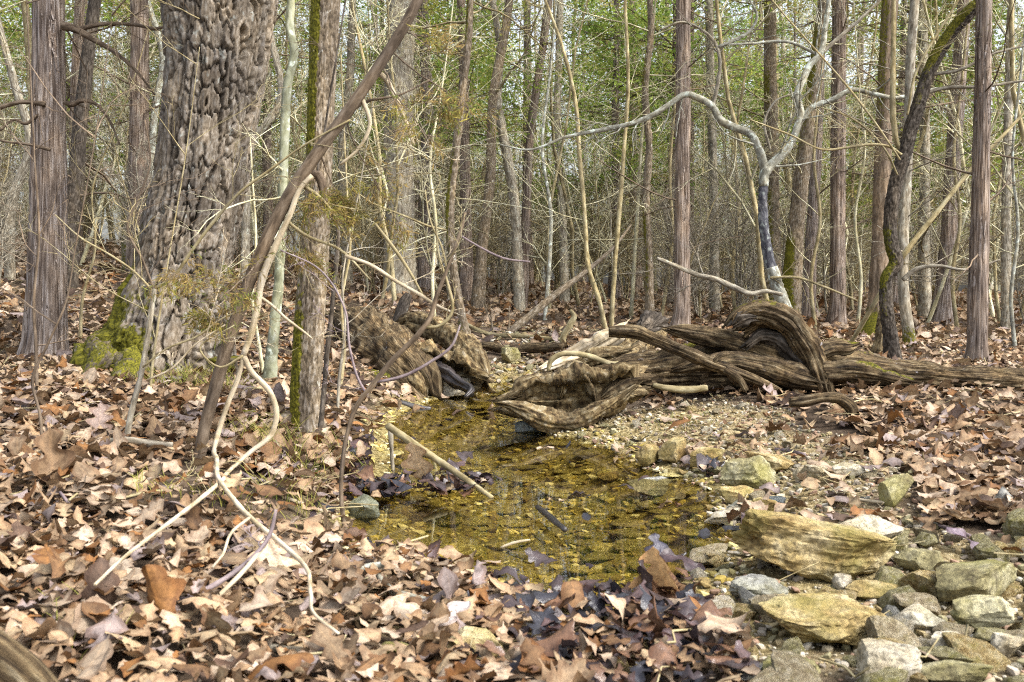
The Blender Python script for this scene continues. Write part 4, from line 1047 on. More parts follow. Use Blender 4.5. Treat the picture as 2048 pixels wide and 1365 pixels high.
branch(t, [(1645, 105, 9), (1690, 65, 8), (1730, 30, 7), (1760, 0, 6), (1790, -40, 5)], Y, 'grey', 8, seed=75, twigs=4, tl=.4)
branch(t, [(1640, 112, 8), (1580, 85, 7), (1500, 88, 6), (1440, 90, 4)], Y, 'pale', 8, seed=76, twigs=5, tl=.4)
branch(t, [(1565, 590, 8), (1530, 583, 10), (1500, 588, 12), (1470, 576, 13), (1430, 558, 12), (1395, 550, 11), (1355, 534, 10), (1314, 517, 8)], Y - .2, 'grey', 12, seed=77, twigs=4, tl=.4, name="dead_limb")
branch(t, [(1540, 556, 6), (1590, 555, 6), (1650, 575, 5), (1715, 602, 4)], Y - .1, 'tan', 8, seed=78, twigs=3, tl=.3)
branch(t, [(1540, 300, 6), (1530, 240, 5), (1555, 200, 5), (1580, 190, 4)], Y, 'grey', 8, seed=79, twigs=4, tl=.4)

# leaning mossy tree at right --------------------------------------------------
dR = gd(1783, 728)
t, p, r, d = tree_from("leaning_mossy_tree", "dark crooked mossy tree bending up to the top right corner", "tree",
    [(1786, 728, 36), (1780, 670, 29), (1772, 600, 27), (1775, 555, 27), (1792, 524, 28), (1783, 490, 27), (1780, 450, 26), (1783, 415, 28), (1793, 360, 28), (1808, 311, 29), (1822, 256, 28), (1841, 198, 28), (1858, 147, 26), (1886, 92, 26), (1940, 24, 27), (1980, -10, 24)], 'dark', plate_disp(17, 13, .03, .010, .16), kq=48, ds=.009, ext=2.0, extdir=(.7, 0, .6),
    mossf=lambda X, n, S: 1.0 * sstep(-.35, .3, fbm(X[..., 0] * 3, X[..., 1] * 3, X[..., 2] * 2.2, 2, 9)) * sstep(.6, -.5, n[..., 0] - .7 * n[..., 2]))
branch(t, [(1806, 305, 14), (1796, 290, 12), (1788, 250, 13), (1786, 150, 12), (1787, 60, 11), (1788, -60, 9)], dR, 'tan', 12, seed=80, name="shoot")
branch(t, [(1803, 310, 6), (1780, 295, 6), (1730, 290, 6), (1690, 296, 6), (1650, 300, 5), (1580, 270, 4), (1500, 240, 3)], dR - .1, 'tan', 8, seed=81, twigs=5, tl=.4)
branch(t, [(1845, 190, 9), (1880, 178, 8), (1960, 174, 7), (2060, 160, 5)], dR, 'grey', 8, seed=82, twigs=5, tl=.4)
branch(t, [(1862, 150, 8), (1920, 140, 7), (1980, 110, 6), (2060, 90, 4)], dR, 'grey', 8, seed=83, twigs=5, tl=.4)
branch(t, [(1815, 230, 6), (1830, 150, 6), (1880, 60, 5), (1930, -20, 5)], dR - .1, 'tan', 8, seed=84, twigs=3, tl=.4)
branch(t, [(1800, 320, 5), (1760, 260, 5), (1700, 180, 5), (1640, 110, 4), (1560, 20, 4), (1520, -30, 3)], dR - .15, 'tan', 8, seed=85, twigs=4, tl=.4)
branch(t, [(1795, 350, 5), (1770, 300, 5), (1745, 270, 5), (1700, 235, 4), (1640, 215, 3)], dR - .1, 'tan', 8, seed=86, twigs=3, tl=.4)
branch(t, [(1806, 560, 10), (1830, 540, 9), (1870, 532, 8), (1930, 540, 6), (2000, 520, 4)], dR + .1, 'grey', 8, seed=87, twigs=4, tl=.4)
t, p, r, d = tree_from("grey_tree", "straight grey stem close behind the crooked mossy tree", "tree",
    [(1822, 722, 30), (1816, 660, 24), (1808, 600, 22), (1806, 480, 22), (1812, 360, 22), (1818, 220, 20), (1822, 100, 19), (1830, 0, 18)], 'grey', rough_disp(18, .15), kq=20, d=dR + 1.2, mossf=lambda X, n, S: .7 * sstep(.5, .1, S - .15))
add_branches(t, p, 7, 'grey', 43, .9, 2.8, .5, 1.2, .008)
t, p, r, d = tree_from("broken_stub", "pale splintered stub standing beside the crooked mossy tree", "stump",
    [(1752, 716, 26), (1758, 680, 20), (1762, 640, 14), (1763, 612, 4)], 'rot', wood_disp(19, .25, .2, 10), kq=20, ds=.008, ext=0)
# leaning pale pole at right
t = thing("leaning_pole", "pale dead pole leaning diagonally among the right-hand cedars", "branch", tuple(P(1815, 500, 7.6)))
branch(t, [(1700, 690, 9.4, 8.2), (1750, 605, 10.8, 8.0), (1815, 500, 11.5, 7.8), (1870, 430, 10.8, 7.8), (1950, 330, 9.4, 7.8), (2028, 248, 7.2, 7.8), (2070, 200, 5.0, 7.8)], 7.8, 'tan', 12, seed=90, name="pole", twigs=2)

VW = 1.0
# ------------------------------------------------------------------ fallen wood
def wood(t, name, L, d, mat, seed, amp=.35, grain=.16, lump=6.0, k=48, ds=.008, moss=None, profile=None):
    pts, rad = trace(L, d); k = int(k * 1.2); ds = ds * .9
    return part(t, name, sweep(pts, rad, k, ds=ds, disp=wood_disp(seed, amp, grain, lump), mossf=moss, profile=profile, jag=1.1), MAT[mat])

dLog = gd(1500, 792)
D = dLog + .12
log = thing("fallen_log", "big weathered fallen log with curled root lying along the right bank", "log", tuple(P(1600, 780, D)))
wood(log, "trunk", [(2160, 772, 50), (2060, 768, 58), (1980, 764, 60), (1900, 757, 62), (1830, 752, 62), (1760, 748, 64), (1700, 742, 74), (1640, 736, 100), (1580, 736, 112), (1510, 740, 108), (1440, 742, 106), (1370, 744, 104), (1310, 748, 92), (1250, 756, 76), (1205, 765, 58), (1180, 775, 34)], D + .16, 'log', 101, .30, .12, 5, 80, .008, topmoss(.65, .4, 5))
wood(log, "slab", [(1343, 660, 8), (1362, 664, 24), (1400, 672, 36), (1450, 684, 42), (1510, 700, 52), (1560, 718, 62), (1610, 738, 60), (1640, 750, 40)], D + .02, 'log', 102, .25, .16, 8, 48, .007)
wood(log, "slab", [(1350, 740, 10), (1400, 730, 30), (1460, 722, 34), (1530, 735, 46), (1590, 755, 50), (1630, 765, 30)], D - .12, 'log', 103, .3, .16, 8, 40, .007)
wood(log, "root", [(1474, 642, 26), (1486, 630, 34), (1512, 624, 40), (1545, 630, 46), (1575, 648, 50), (1600, 678, 50), (1620, 710, 48), (1634, 742, 46), (1645, 772, 40), (1655, 792, 20)], D - .10, 'log', 104, .30, .2, 9, 48, .006, topmoss(.5, .35, 7, 6))
wood(log, "root", [(1490, 662, 20), (1512, 648, 30), (1542, 648, 34), (1570, 668, 36), (1595, 700, 38), (1615, 735, 36)], D - .02, 'log', 105, .3, .22, 9, 40, .006)
wood(log, "root", [(1496, 690, 16), (1520, 672, 26), (1550, 676, 30), (1580, 700, 34), (1605, 730, 36)], D - .05, 'dark', 106, .3, .2, 9, 36, .006)
wood(log, "root_knob", [(1470, 650, 14), (1484, 640, 34), (1496, 636, 30), (1506, 636, 12)], D - .12, 'dark', 107, .4, .2, 14, 30, .005)
wood(log, "root", [(1610, 715, 34), (1640, 702, 36), (1670, 694, 32), (1700, 694, 22), (1712, 690, 8)], D - .06, 'log', 108, .3, .2, 9, 36, .006, topmoss(.9, .1, 8, 6))
wood(log, "root", [(1640, 745, 40), (1700, 742, 44), (1760, 752, 36), (1820, 765, 18)], D - .10, 'log', 109, .25, .2, 9, 36, .007, topmoss(.8, .2, 9, 6))
wood(log, "splinter", [(1150, 735, 14), (1185, 715, 26), (1225, 705, 22), (1260, 700, 10)], D + .2, 'rot', 110, .3, .2, 9, 30, .007)
wood(log, "root", [(1640, 700, 30), (1700, 712, 30), (1760, 726, 24), (1820, 736, 14), (1880, 742, 6)], D + .35, 'log', 113, .25, .2, 9, 30, .008, topmoss(.5, .2, 9, 6))
# broken hollow end jutting out over the water
end = thing("rotten_log_end", "broken honeycombed end of rotten wood jutting over the water", "log", tuple(P(1130, 850, D - .35)))
E = D - .42
def arc(a0, a1, inner=.66, n=24):
    A0 = np.radians(np.linspace(a0, a1, n)); 
    return np.concatenate([np.stack([np.cos(A0), np.sin(A0)], 1), inner * np.stack([np.cos(A0[::-1]), np.sin(A0[::-1])], 1)])
wood(end, "hollow_shell", [(1275, 764, 60), (1240, 776, 82), (1200, 788, 96), (1155, 796, 104), (1110, 802, 100), (1070, 804, 84), (1035, 806, 60), (1008, 808, 30)], E + .05, 'rot', 121, .34, .20, 9, ds=.005, moss=topmoss(.35, .3, 3, 8), profile=arc(-95, 128))
wood(end, "lower_wedge", [(1000, 808, 5), (1018, 812, 20), (1050, 824, 34), (1090, 840, 40), (1130, 846, 38), (1170, 834, 34), (1210, 812, 28), (1250, 788, 20), (1268, 776, 8)], E - .04, 'rot', 128, .35, .22, 10, 48, .005)
wood(end, "splinter", [(1036, 800, 10), (1046, 782, 30), (1072, 772, 36), (1104, 768, 38), (1136, 758, 30), (1160, 752, 10)], E + .16, 'rot', 122, .5, .30, 11, 44, .005)
wood(end, "splinter", [(1124, 790, 10), (1136, 758, 28), (1156, 740, 32), (1174, 756, 36), (1186, 786, 30), (1192, 806, 10)], E + .10, 'rot', 124, .5, .30, 11, 40, .005)
wood(end, "splinter", [(1200, 800, 8), (1222, 786, 26), (1256, 768, 34), (1300, 760, 24)], E + .1, 'log', 126, .4, .25, 9, 36, .006)
# hollow log behind
half = np.array([(math.cos(a), math.sin(a)) for a in np.linspace(-.2, 3.3, 22)] + [(.72 * math.cos(a), .72 * math.sin(a)) for a in np.linspace(3.3, -.2, 22)])
hl = thing("hollow_log", "short hollow log with bleached rim and yellow moss behind the rotten log end", "log", tuple(P(1230, 700, D + 1)))
wood(hl, "shell", [(1215, 706, 86, D + .75), (1240, 690, 92, D + 1.1), (1275, 672, 90, D + 1.8), (1300, 660, 70, D + 2.4)], D, 'rot', 131, .16, .14, 8, ds=.012, moss=topmoss(.8, .0, 15, 5), profile=half)
wood(hl, "rim", [(1085, 738, 12, D + .6), (1120, 722, 26, D + .7), (1165, 704, 36, D + .75), (1205, 682, 38, D + .75), (1238, 662, 26, D + .75), (1248, 652, 8, D + .75)], D, 'white', 132, .25, .22, 10, 30, .008)
wood(hl, "end", [(1285, 665, 40, D + 2.2), (1305, 652, 50, D + 2.4), (1318, 648, 30, D + 2.6)], D, 'dark', 133, .4, .2, 10, 30, .012)

def stick(name, label, L, d, mat, seed, cat="branch", tw=0, k=14, amp=.12, tl=.2, dispf=None, group=None):
    p0 = P(L[0][0], L[0][1], L[0][3] if len(L[0]) > 3 else d)
    t = thing(name, label, cat, tuple(p0), group)
    branch(t, L, d, mat, k, disp=dispf or knob_disp(seed, amp), name="stem", twigs=tw, seed=seed, tl=tl)
    return t
t = stick("dead_branch", "long grey dead branch propped over the fallen log, sloping down to the leaves", [(1218, 664, 20), (1240, 664, 24), (1275, 666, 26), (1310, 680, 24), (1370, 705, 24), (1430, 730, 26), (1480, 748, 22), (1530, 768, 16), (1562, 782, 8)], D - .22, 'log', 140, dispf=wood_disp(140, .15, .16, 8), k=30)
branch(t, [(1450, 738, 16), (1478, 758, 14), (1492, 782, 12)], D - .24, 'log', 12, seed=141)
branch(t, [(1425, 728, 8), (1440, 712, 9), (1460, 708, 4)], D - .24, 'log', 10, seed=142)
stick("root_stick", "thin pale arching stick in front of the hollow log", [(1096, 742, 6), (1102, 722, 10), (1118, 710, 11), (1150, 708, 11), (1190, 716, 11), (1222, 728, 11), (1252, 724, 7)], D + .1, 'tan', 143)
g0 = lambda x, y, o=.0: gd(x, y) - o
t = stick("forked_stick", "bent weathered driftwood stick bridging the leaves below the log", [(1580, 806, 20), (1610, 802, 24), (1650, 795, 22), (1682, 798, 24), (1704, 816, 24), (1706, 850, 22), (1702, 884, 18)], g0(1640, 850), 'log', 144, dispf=wood_disp(144, .18, .16, 9), k=26)
stick("fallen_branch", "yellowish stick lying in front of the fallen log", [(1306, 770, 8), (1340, 778, 13), (1378, 780, 14), (1415, 776, 10)], D - .35, 'tan', 145)
stick("leaning_pole", "yellow-brown dead pole leaning over the head of the stream", [(978, 700, 18.7, 9.6), (1010, 672, 17.3, 9.8), (1050, 640, 15.8, 10), (1110, 590, 14.4, 10.2), (1170, 545, 10.8, 10.4), (1230, 492, 7.2, 10.6), (1262, 450, 4.3, 10.8)], 10, 'mossy', 146, tw=2, tl=.5, k=18, dispf=rough_disp(146, .15))
stick("fallen_branch", "curved pale branch arching up behind the stream head", [(1125, 700, 12), (1128, 672, 12), (1140, 650, 13), (1148, 632, 10), (1140, 620, 6)], 8.9, 'tan', 147)
stick("fallen_branch", "thin stick lying across the stream head from the leaning pole", [(930, 648, 8, 9.6), (975, 668, 9, 9.5), (1030, 672, 9, 9.4), (1080, 676, 9, 9.3), (1125, 680, 7, 9.2)], 9.4, 'tan', 148)
stick("fallen_branch", "grey log-like branch lying at the far end of the pool", [(1030, 705, 14, 8.6), (1050, 698, 20, 8.6), (1090, 696, 20, 8.5), (1125, 692, 14, 8.4)], 8.5, 'log', 149)
stick("fallen_branch", "grey branch half sunk in leaves at the stream head's left", [(955, 690, 12, 8.6), (985, 693, 16, 8.6), (1010, 700, 10, 8.5)], 8.5, 'log', 150)
stick("dead_stub", "short dark dead stub leaning up from the left rotten log", [(772, 706, 30, 7.7), (784, 680, 24, 7.7), (797, 640, 23, 7.75), (812, 600, 23, 7.8), (818, 588, 16, 7.8)], 7.7, 'dark', 151, k=20, dispf=rough_disp(151, .2))
stick("wet_stick", "straight peeled stick with one end in the pool", [(776, 852, 15, 3.95), (830, 890, 14, 3.87), (880, 924, 14, 3.79), (930, 958, 13, 3.71), (985, 996, 9, 3.62)], 3.8, 'tan', 152, tw=1, tl=.06)
stick("upright_stick", "short upright stick stuck in the bank under the peeled stick", [(786, 945, 9), (783, 900, 8), (781, 866, 9), (779, 856, 6)], g0(786, 945), 'grey', 153)
stick("fallen_branch", "grey branch lying on leaf litter in front of the oak", [(98, 922, 12), (150, 905, 14), (205, 888, 15), (250, 880, 13), (300, 886, 13), (345, 890, 9)], g0(220, 905), 'grey', 154)
stick("purple_twig", "straight purplish twig rising from lower left leaves", [(150, 1300, 12, 1.95), (250, 1250, 12, 2.0), (350, 1205, 12, 2.05), (430, 1170, 11, 2.1), (500, 1120, 9, 2.15), (540, 1070, 8, 2.2), (552, 1020, 6, 2.2)], 2.0, 'purple', 155, tw=1, tl=.12)
stick("purple_twig", "thin purplish twig sloping through the left foreground leaves", [(120, 985, 6, 2.6), (180, 1060, 8, 2.5), (240, 1110, 8, 2.4), (330, 1155, 8, 2.3), (420, 1170, 8, 2.25), (500, 1200, 7, 2.2), (530, 1260, 5, 2.1)], 2.3, 'purple', 156, tw=3, tl=.12)
stick("pale_twig", "pale crooked twig hanging over the lower left leaves", [(530, 1090, 9, 2.2), (480, 1150, 9, 2.1), (430, 1200, 9, 2.05), (395, 1245, 9, 2.0), (375, 1290, 8, 2.0), (373, 1310, 5, 2.0)], 2.1, 'white', 157)
stick("green_stick", "broken yellow-green stick end among foreground leaves", [(425, 1245, 16, 2.0), (455, 1280, 20, 1.98), (490, 1320, 22, 1.95), (505, 1345, 14, 1.93)], 2, 'smooth', 158)
stick("fallen_branch", "grey stick lying level among the bottom centre-left leaves", [(470, 1285, 16, 1.95), (540, 1296, 17, 1.94), (620, 1304, 16, 1.93), (680, 1312, 12, 1.92)], 2, 'grey', 159)
stick("fallen_branch", "short purplish stick half under leaves left of centre", [(180, 1030, 14, 2.65), (220, 1055, 16, 2.6), (270, 1078, 14, 2.55)], 2.6, 'purple', 160)
stick("fallen_branch", "pale lichened stick at the near left corner of the pool", [(650, 1180, 12, 2.4), (680, 1150, 16, 2.42), (730, 1135, 16, 2.45), (775, 1128, 12, 2.47)], 2.4, 'pale', 161)
stick("fallen_branch", "pale curved stick in leaves just below the pool edge", [(755, 1150, 10, 2.35), (780, 1180, 16, 2.33), (820, 1196, 18, 2.3), (850, 1200, 12, 2.28)], 2.3, 'pale', 162)
stick("corner_log", "weathered log end poking into the bottom left corner", [(-160, 1215, 90, 1.42), (-60, 1285, 96, 1.40), (30, 1345, 90, 1.38), (110, 1410, 60, 1.36)], 1.4, 'log', 163, cat="log", dispf=wood_disp(163, .12, .12, 9), k=60)
stick("wet_stick", "dark wet stick lying at the waterline below the left rotten log", [(775, 798, 8), (800, 806, 12), (830, 814, 12), (862, 818, 7)], g0(820, 815), 'wetwood', 164)
stick("sunken_stick", "dark sunken stick lying on the pool floor", [(1075, 1015, 10, 3.35), (1100, 1035, 14, 3.2), (1130, 1060, 10, 3.05)], 3.2, 'wetwood', 165)
stick("pale_twig", "thin pale twig floating in the near pool", [(995, 1100, 4), (1015, 1090, 5), (1040, 1083, 5), (1060, 1080, 3)], 2.95, 'white', 166)
gq = random.Random(5)
for (x, y, ln, lab) in ((1735, 1000, 90, "pale straw-thin twig on the gravel bank"), (1580, 905, 60, "pale thin twig on the gravel near the pool"), (1900, 1060, 80, "brown twig on leaves right of the pale block"), (1850, 880, 110, "brown stick on leaves below the log's right end"),
                     (2010, 855, 90, "grey stick on leaves at the right frame edge"), (300, 985, 110, "brown twig across the leaves left of centre"), (520, 960, 80, "thin twig on the soil beside the white branch"), (610, 1010, 90, "straw-coloured twig on the soil left of the pool")):
    a = gq.uniform(-.35, .35); L = []
    for f in (0, .33, .66, 1):
        xx, yy = x + ln * (f - .5), y + ln * (f - .5) * a + gq.uniform(-3, 3); L.append((xx, yy, 7, max(1.5, gd(xx, yy) - .03)))
    stick("fallen_twig", lab, L, 3, gq.choice(['tan', 'purple', 'white']), gq.randrange(999), "twig", tw=1, k=8, tl=.1)

# left rotten log ------------------------------------------------------------
Q = gd(830, 795) + .15
rl_ = thing("rotten_log", "large crumbling hollow log on the left bank at the stream head", "log", tuple(P(820, 790, Q)))
wood(rl_, "trunk", [(680, 640, 44, Q + 1.2), (708, 650, 76, Q + 1.0), (745, 674, 98, Q + .7), (780, 704, 112, Q + .4), (812, 736, 104, Q + .15), (840, 766, 76, Q), (856, 788, 34, Q - .05)], Q, 'log', 171, .36, .09, 5, 56, .01, topmoss(.25, .3, 3))
wood(rl_, "shell", [(798, 664, 14, Q + .9), (815, 648, 38, Q + .9), (850, 652, 46, Q + .8), (885, 668, 54, Q + .6), (918, 692, 56, Q + .4), (945, 720, 52, Q + .25), (962, 748, 38, Q + .15), (968, 765, 10, Q + .1)], Q, 'rot', 172, .35, .12, 7, 44, .008)
wood(rl_, "hollow_shell", [(810, 742, 70, Q + .15), (845, 744, 92, Q + .12), (885, 748, 100, Q + .08), (925, 756, 84, Q + .02), (962, 768, 40, Q - .05)], Q, 'rot', 173, .36, .22, 9, ds=.008, profile=arc(-60, 118))
wood(rl_, "shell", [(800, 740, 22, Q), (825, 752, 40, Q - .05), (842, 772, 34, Q - .1), (850, 796, 10, Q - .1)], Q - .1, 'rot', 174, .4, .12, 8, 40, .007)
wood(rl_, "inner_wood", [(850, 735, 20, Q + .6), (880, 740, 50, Q + .6), (915, 752, 44, Q + .5), (940, 768, 20, Q + .4)], Q, 'wetwood', 175, .3, .2, 8, 36, .01)
wood(rl_, "base", [(668, 745, 12, Q + .1), (700, 752, 30, Q), (745, 758, 40, Q - .05), (785, 772, 38, Q - .1), (812, 790, 16, Q - .12)], Q, 'log', 176, .35, .12, 7, 36, .008, topmoss(1.0, .1, 4, 6))
stick("wet_root", "dark wet root spike dipping into the pool from the left rotten log", [(872, 738, 30, Q + .05), (900, 752, 26, Q - .05), (922, 768, 20, Q - .15), (942, 784, 14, Q - .3), (930, 795, 6, Q - .35)], Q, 'wetwood', 177, cat="root", dispf=wood_disp(177, .2, .3, 8), k=24)

# ------------------------------------------------------------------ stones
_ico = {}
def ico(n):
    if n not in _ico:
        bm = bmesh.new(); bmesh.ops.create_icosphere(bm, subdivisions=n, radius=1.0)
        _ico[n] = (np.array([v.co[:] for v in bm.verts]), np.array([[v.index for v in f.verts] for f in bm.faces])); bm.free()
    return _ico[n]

def rock(seed, dims, n=4, cuts=9, lo=.45, hi=.85, noise=.05, up=.62, lump=0.0):
    g = np.random.default_rng(seed); V, F = ico(n); V = V.copy()
    nr = g.normal(0, 1, (cuts, 3)); nr /= np.linalg.norm(nr, axis=1, keepdims=True)
    nr = np.concatenate([nr, [unit(np.array([g.normal(0, .12), g.normal(0, .12), 1]))]]); dd = np.concatenate([g.uniform(lo, hi, cuts), [up]])
    if lump: V *= (1 + lump * fbm(V[:, 0] * 1.6 + seed, V[:, 1] * 1.6, V[:, 2] * 1.6, 3, seed))[:, None]
    for a, b in zip(nr, dd):
        e = V @ a - b; V -= np.maximum(e, 0)[:, None] * a[None] * .96
    ext = (V.max(0) - V.min(0)) / 2; V = (V - (V.max(0) + V.min(0)) / 2) / ext
    lay = fbm(V[:, 2] * 4.5 + seed, V[:, 0] * .5, V[:, 1] * .5, 2, seed + 9); V[:, :2] *= (1 + .10 * np.round(lay * 4)[:, None] / 4)
    V = V * (1 + noise * 1.3 * fbm(V[:, 0] * 2.2 + seed, V[:, 1] * 2.2, V[:, 2] * 2.2, 4, seed + 3) + noise * .5 * fbm(V[:, 0] * 9, V[:, 1] * 9, V[:, 2] * 9, 4, seed + 5, .6))[:, None]
    return V * np.array(dims) / 2, F

FOOT = []
def put_rock(label, x0, x1, y0, y1, mat, seed, depth=.8, rot=0.0, tilt=0.0, name="rock", n=4, sink=.06, up=.62, lump=0.0, noise=.06, cuts=9, cat="rock"):
    p, d = ghit((x0 + x1) / 2, y1 - 2)
    w = (x1 - x0) * d / FPX; dp = w * depth
    el = math.atan2(CAMH - p[2], d)
    h = max(.25 * w, ((y1 - y0) * d / FPX - dp * .6 * math.sin(el)) / math.cos(el)) * (1.12 + sink)
    FOOT.append((p[0], p[1] + dp * .3, max(w, dp) * .46))
    V, F = rock(seed, (w, dp, h), n, cuts, up=up, lump=lump, noise=noise)
    c = math.cos(tilt); s = math.sin(tilt); V = np.stack([V[:, 0] * c - V[:, 2] * s, V[:, 1], V[:, 0] * s + V[:, 2] * c], 1)
    zb = height(p[0], p[1] + dp * .42)
    o = obj(name, mkmesh(name, V, F, MAT[mat], True), None, (p[0], p[1] + dp * .42, min(float(zb), p[2] + .02) + h * (.5 - sink)), (0, 0, rot))
    o.data.set_sharp_from_angle(angle=math.radians(24))
    return tag(o, label, cat)

ROCKS = [
 ("long knobbly ochre rock with dark hollow underneath at right of the pool", 1478, 1825, 1048, 1172, 'ochre', 1, .42, -.12, -.10, .3, .75),
 ("pale smooth limestone block behind the long knobbly rock", 1648, 1812, 1036, 1112, 'pale_stone', 2, .6, .1, .06, 0, .6),
 ("broad mossy ochre boulder below the long knobbly rock", 1545, 1795, 1195, 1305, 'ochre', 3, .8, 0, 0, .2, .6),
 ("long pale yellow stone at the right edge in front", 1868, 2080, 1128, 1220, 'olive', 4, .55, .25, .12, 0, .55),
 ("rounded olive stone near the bottom right corner", 1925, 2040, 1200, 1285, 'olive', 5, .8, 0, 0, .1, .7),
 ("square block with pale flat top at the bottom right", 1722, 1862, 1300, 1385, 'pale_stone', 6, .8, .1, 0, 0, .45),
 ("olive flat stone cut by the bottom edge right of centre", 1520, 1645, 1322, 1385, 'olive', 7, .8, .2, .1, 0, .6),
 ("cream coloured stone right of the broad mossy boulder", 1782, 1890, 1218, 1275, 'pale_stone', 8, .7, .2, 0, .1, .6),
 ("small white angular block near the bottom right", 1872, 1948, 1274, 1328, 'pale_stone', 9, .9, .5, 0, 0, .5),
 ("triangular ochre stone on the pool's right shore", 1448, 1560, 924, 990, 'olive', 10, .7, .2, .2, 0, .7),
 ("flat ochre stone behind the triangular shore stone", 1498, 1595, 912, 952, 'ochre', 11, .8, -.2, -.1, 0, .6),
 ("white angular stone on the gravel beside the triangular one", 1612, 1660, 934, 966, 'pale_stone', 12, .8, .3, 0, 0, .6),
 ("small white wedge stone left of the white angular stone", 1588, 1625, 938, 966, 'pale_stone', 13, .8, -.4, .2, 0, .6),
 ("tilted yellow slab standing in the gravel on the right", 1762, 1842, 964, 1016, 'olive', 14, .5, .3, .5, 0, .6),
 ("brown block at the water edge under the gravel bank", 1318, 1378, 884, 934, 'ochre', 15, .8, .1, 0, 0, .6),
 ("ochre block left of the brown water-edge block", 1272, 1328, 893, 938, 'ochre', 16, .8, .5, 0, .1, .7),
 ("flat ochre stone right of the brown water-edge block", 1382, 1452, 904, 944, 'ochre', 17, .7, .2, .15, 0, .6),
 ("domed grey stone standing in the shallow pool", 1256, 1348, 966, 1004, 'grey_stone', 18, .6, 0, 0, .1, .8),
 ("tan flat stone at the shore below the triangular one", 1440, 1512, 976, 1012, 'ochre', 19, .7, 0, 0, 0, .6),
 ("pale flat slab lying at the pool's right rim", 1408, 1492, 1024, 1062, 'pale_stone', 20, .6, .2, .1, 0, .5),
 ("yellow flat stone right of the long knobbly rock's end", 1798, 1895, 1108, 1154, 'olive', 21, .6, -.2, -.1, 0, .6),
 ("grey-green rounded stone among leaves left of the mossy boulder", 1462, 1585, 1160, 1222, 'grey_stone', 22, .7, 0, 0, .1, .7),
 ("olive pointed stone in bottom centre leaves", 735, 832, 1290, 1345, 'olive', 23, .7, .2, .1, 0, .7),
 ("ochre stone block among bottom centre leaves", 890, 1012, 1264, 1336, 'ochre', 24, .7, -.2, 0, .1, .7),
 ("pale slab under the left rotten log at the waterline", 838, 938, 764, 800, 'pale_stone', 25, .6, 0, .05, 0, .5),
 ("olive rounded stone left of the pale waterline slab", 798, 850, 766, 792, 'olive', 26, .7, 0, 0, 0, .7),
 ("square greenish stone at the head of the stream", 998, 1042, 704, 734, 'olive', 27, .8, .5, 0, 0, .5),
 ("teal-grey wet slab beneath the rotten log end", 1028, 1145, 848, 880, 'wet_stone', 28, .5, 0, 0, 0, .5),
 ("dark wet mossy stone at the pool's left corner", 688, 758, 998, 1050, 'wet_stone', 29, .7, 0, 0, .2, .8),
 ("flat tan stone on the gravel right of the white angular one", 1668, 1735, 932, 962, 'pale_stone', 30, .7, .2, .1, 0, .5),
 ("grey upright stone among leaves near the right edge", 1992, 2034, 984, 1034, 'grey_stone', 31, .6, 0, .1, .1, .9),
 ("ochre flat stone under the broad mossy boulder's right end", 1700, 1812, 1172, 1208, 'ochre', 32, .6, .1, 0, 0, .5),
 ("small cream cube stone under the long knobbly rock", 1668, 1708, 1156, 1192, 'pale_stone', 33, .9, .4, 0, 0, .6),
 ("olive block behind the cream coloured stone", 1752, 1840, 1262, 1302, 'olive', 34, .6, -.3, 0, 0, .6),
 ("small blue-grey stone at the pool's right rim", 1458, 1496, 1004, 1028, 'grey_stone', 35, .8, 0, 0, 0, .7),
 ("dark wet lump between stones on the right shore", 1530, 1576, 996, 1018, 'wet_stone', 36, .7, 0, 0, .2, .8),
 ("dark slate stone above the long knobbly rock", 1602, 1680, 1036, 1060, 'wet_stone', 37, .5, .1, 0, 0, .6),
 ("ochre half-buried stone right of the dark wet lump", 1500, 1565, 1004, 1034, 'ochre', 38, .6, 0, 0, 0, .6),
 ("brown rough stone at the top of the long knobbly rock", 1840, 1925, 1160, 1205, 'ochre', 39, .7, .2, 0, .2, .7),
 ("pale pointed stone low at the bottom right edge", 1985, 2060, 1270, 1320, 'pale_stone', 40, .7, .4, 0, 0, .6),
 ("tan flat stone breaking the pool's surface in front of the domed one", 1195, 1240, 950, 972, 'ochre', 41, .6, 0, 0, 0, .6),
 ("long olive slab cut by the bottom right edge", 1850, 1990, 1335, 1390, 'olive', 42, .5, -.1, 0, 0, .5),
]
for R in ROCKS:
    lab, x0, x1, y0, y1, m, sd, dp, rt, ti, lu, up = R
    put_rock(lab, x0, x1, y0, y1, m, sd, dp, rt, ti, lump=lu, up=up, n=5 if x1 - x0 > 110 else 4, noise=.14 if x1 - x0 > 230 else .09, cuts=13)

STCOL = .74 * np.array([(.42, .335, .18), (.52, .45, .31), (.34, .26, .13), (.60, .55, .44), (.30, .27, .15), (.25, .21, .16), (.46, .40, .31), (.34, .22, .15)])
pebble_meshes = []
for i in range(14):
    V, F = rock(200 + i, (1, .8, .6), 3, 13, lo=.38, hi=.72, noise=.05)
    c = STCOL[i % len(STCOL)]
    pebble_meshes.append(mkmesh("pebble", V, F, MAT[('ochre', 'olive', 'pale_stone', 'ochre', 'pebble_tan', 'olive', 'grey_stone')[i % 7]], True, {"col": np.tile(np.append(c, 1), (len(V), 1))}))
    pebble_meshes[-1].set_sharp_from_angle(angle=math.radians(26))
bed_meshes = []
for i in range(10):
    V, F = rock(240 + i, (1, .75, .14), 2, 7, noise=.05, up=.45); bed_meshes.append(mkmesh("bed_stone", V, F, MAT['bed'], True))

def in_px(p):
    x, y, d = proj(p); return (x > -30) & (x < 2078) & (y > 0) & (y < 1400) & (d > 0)

gP = np.random.default_rng(21)
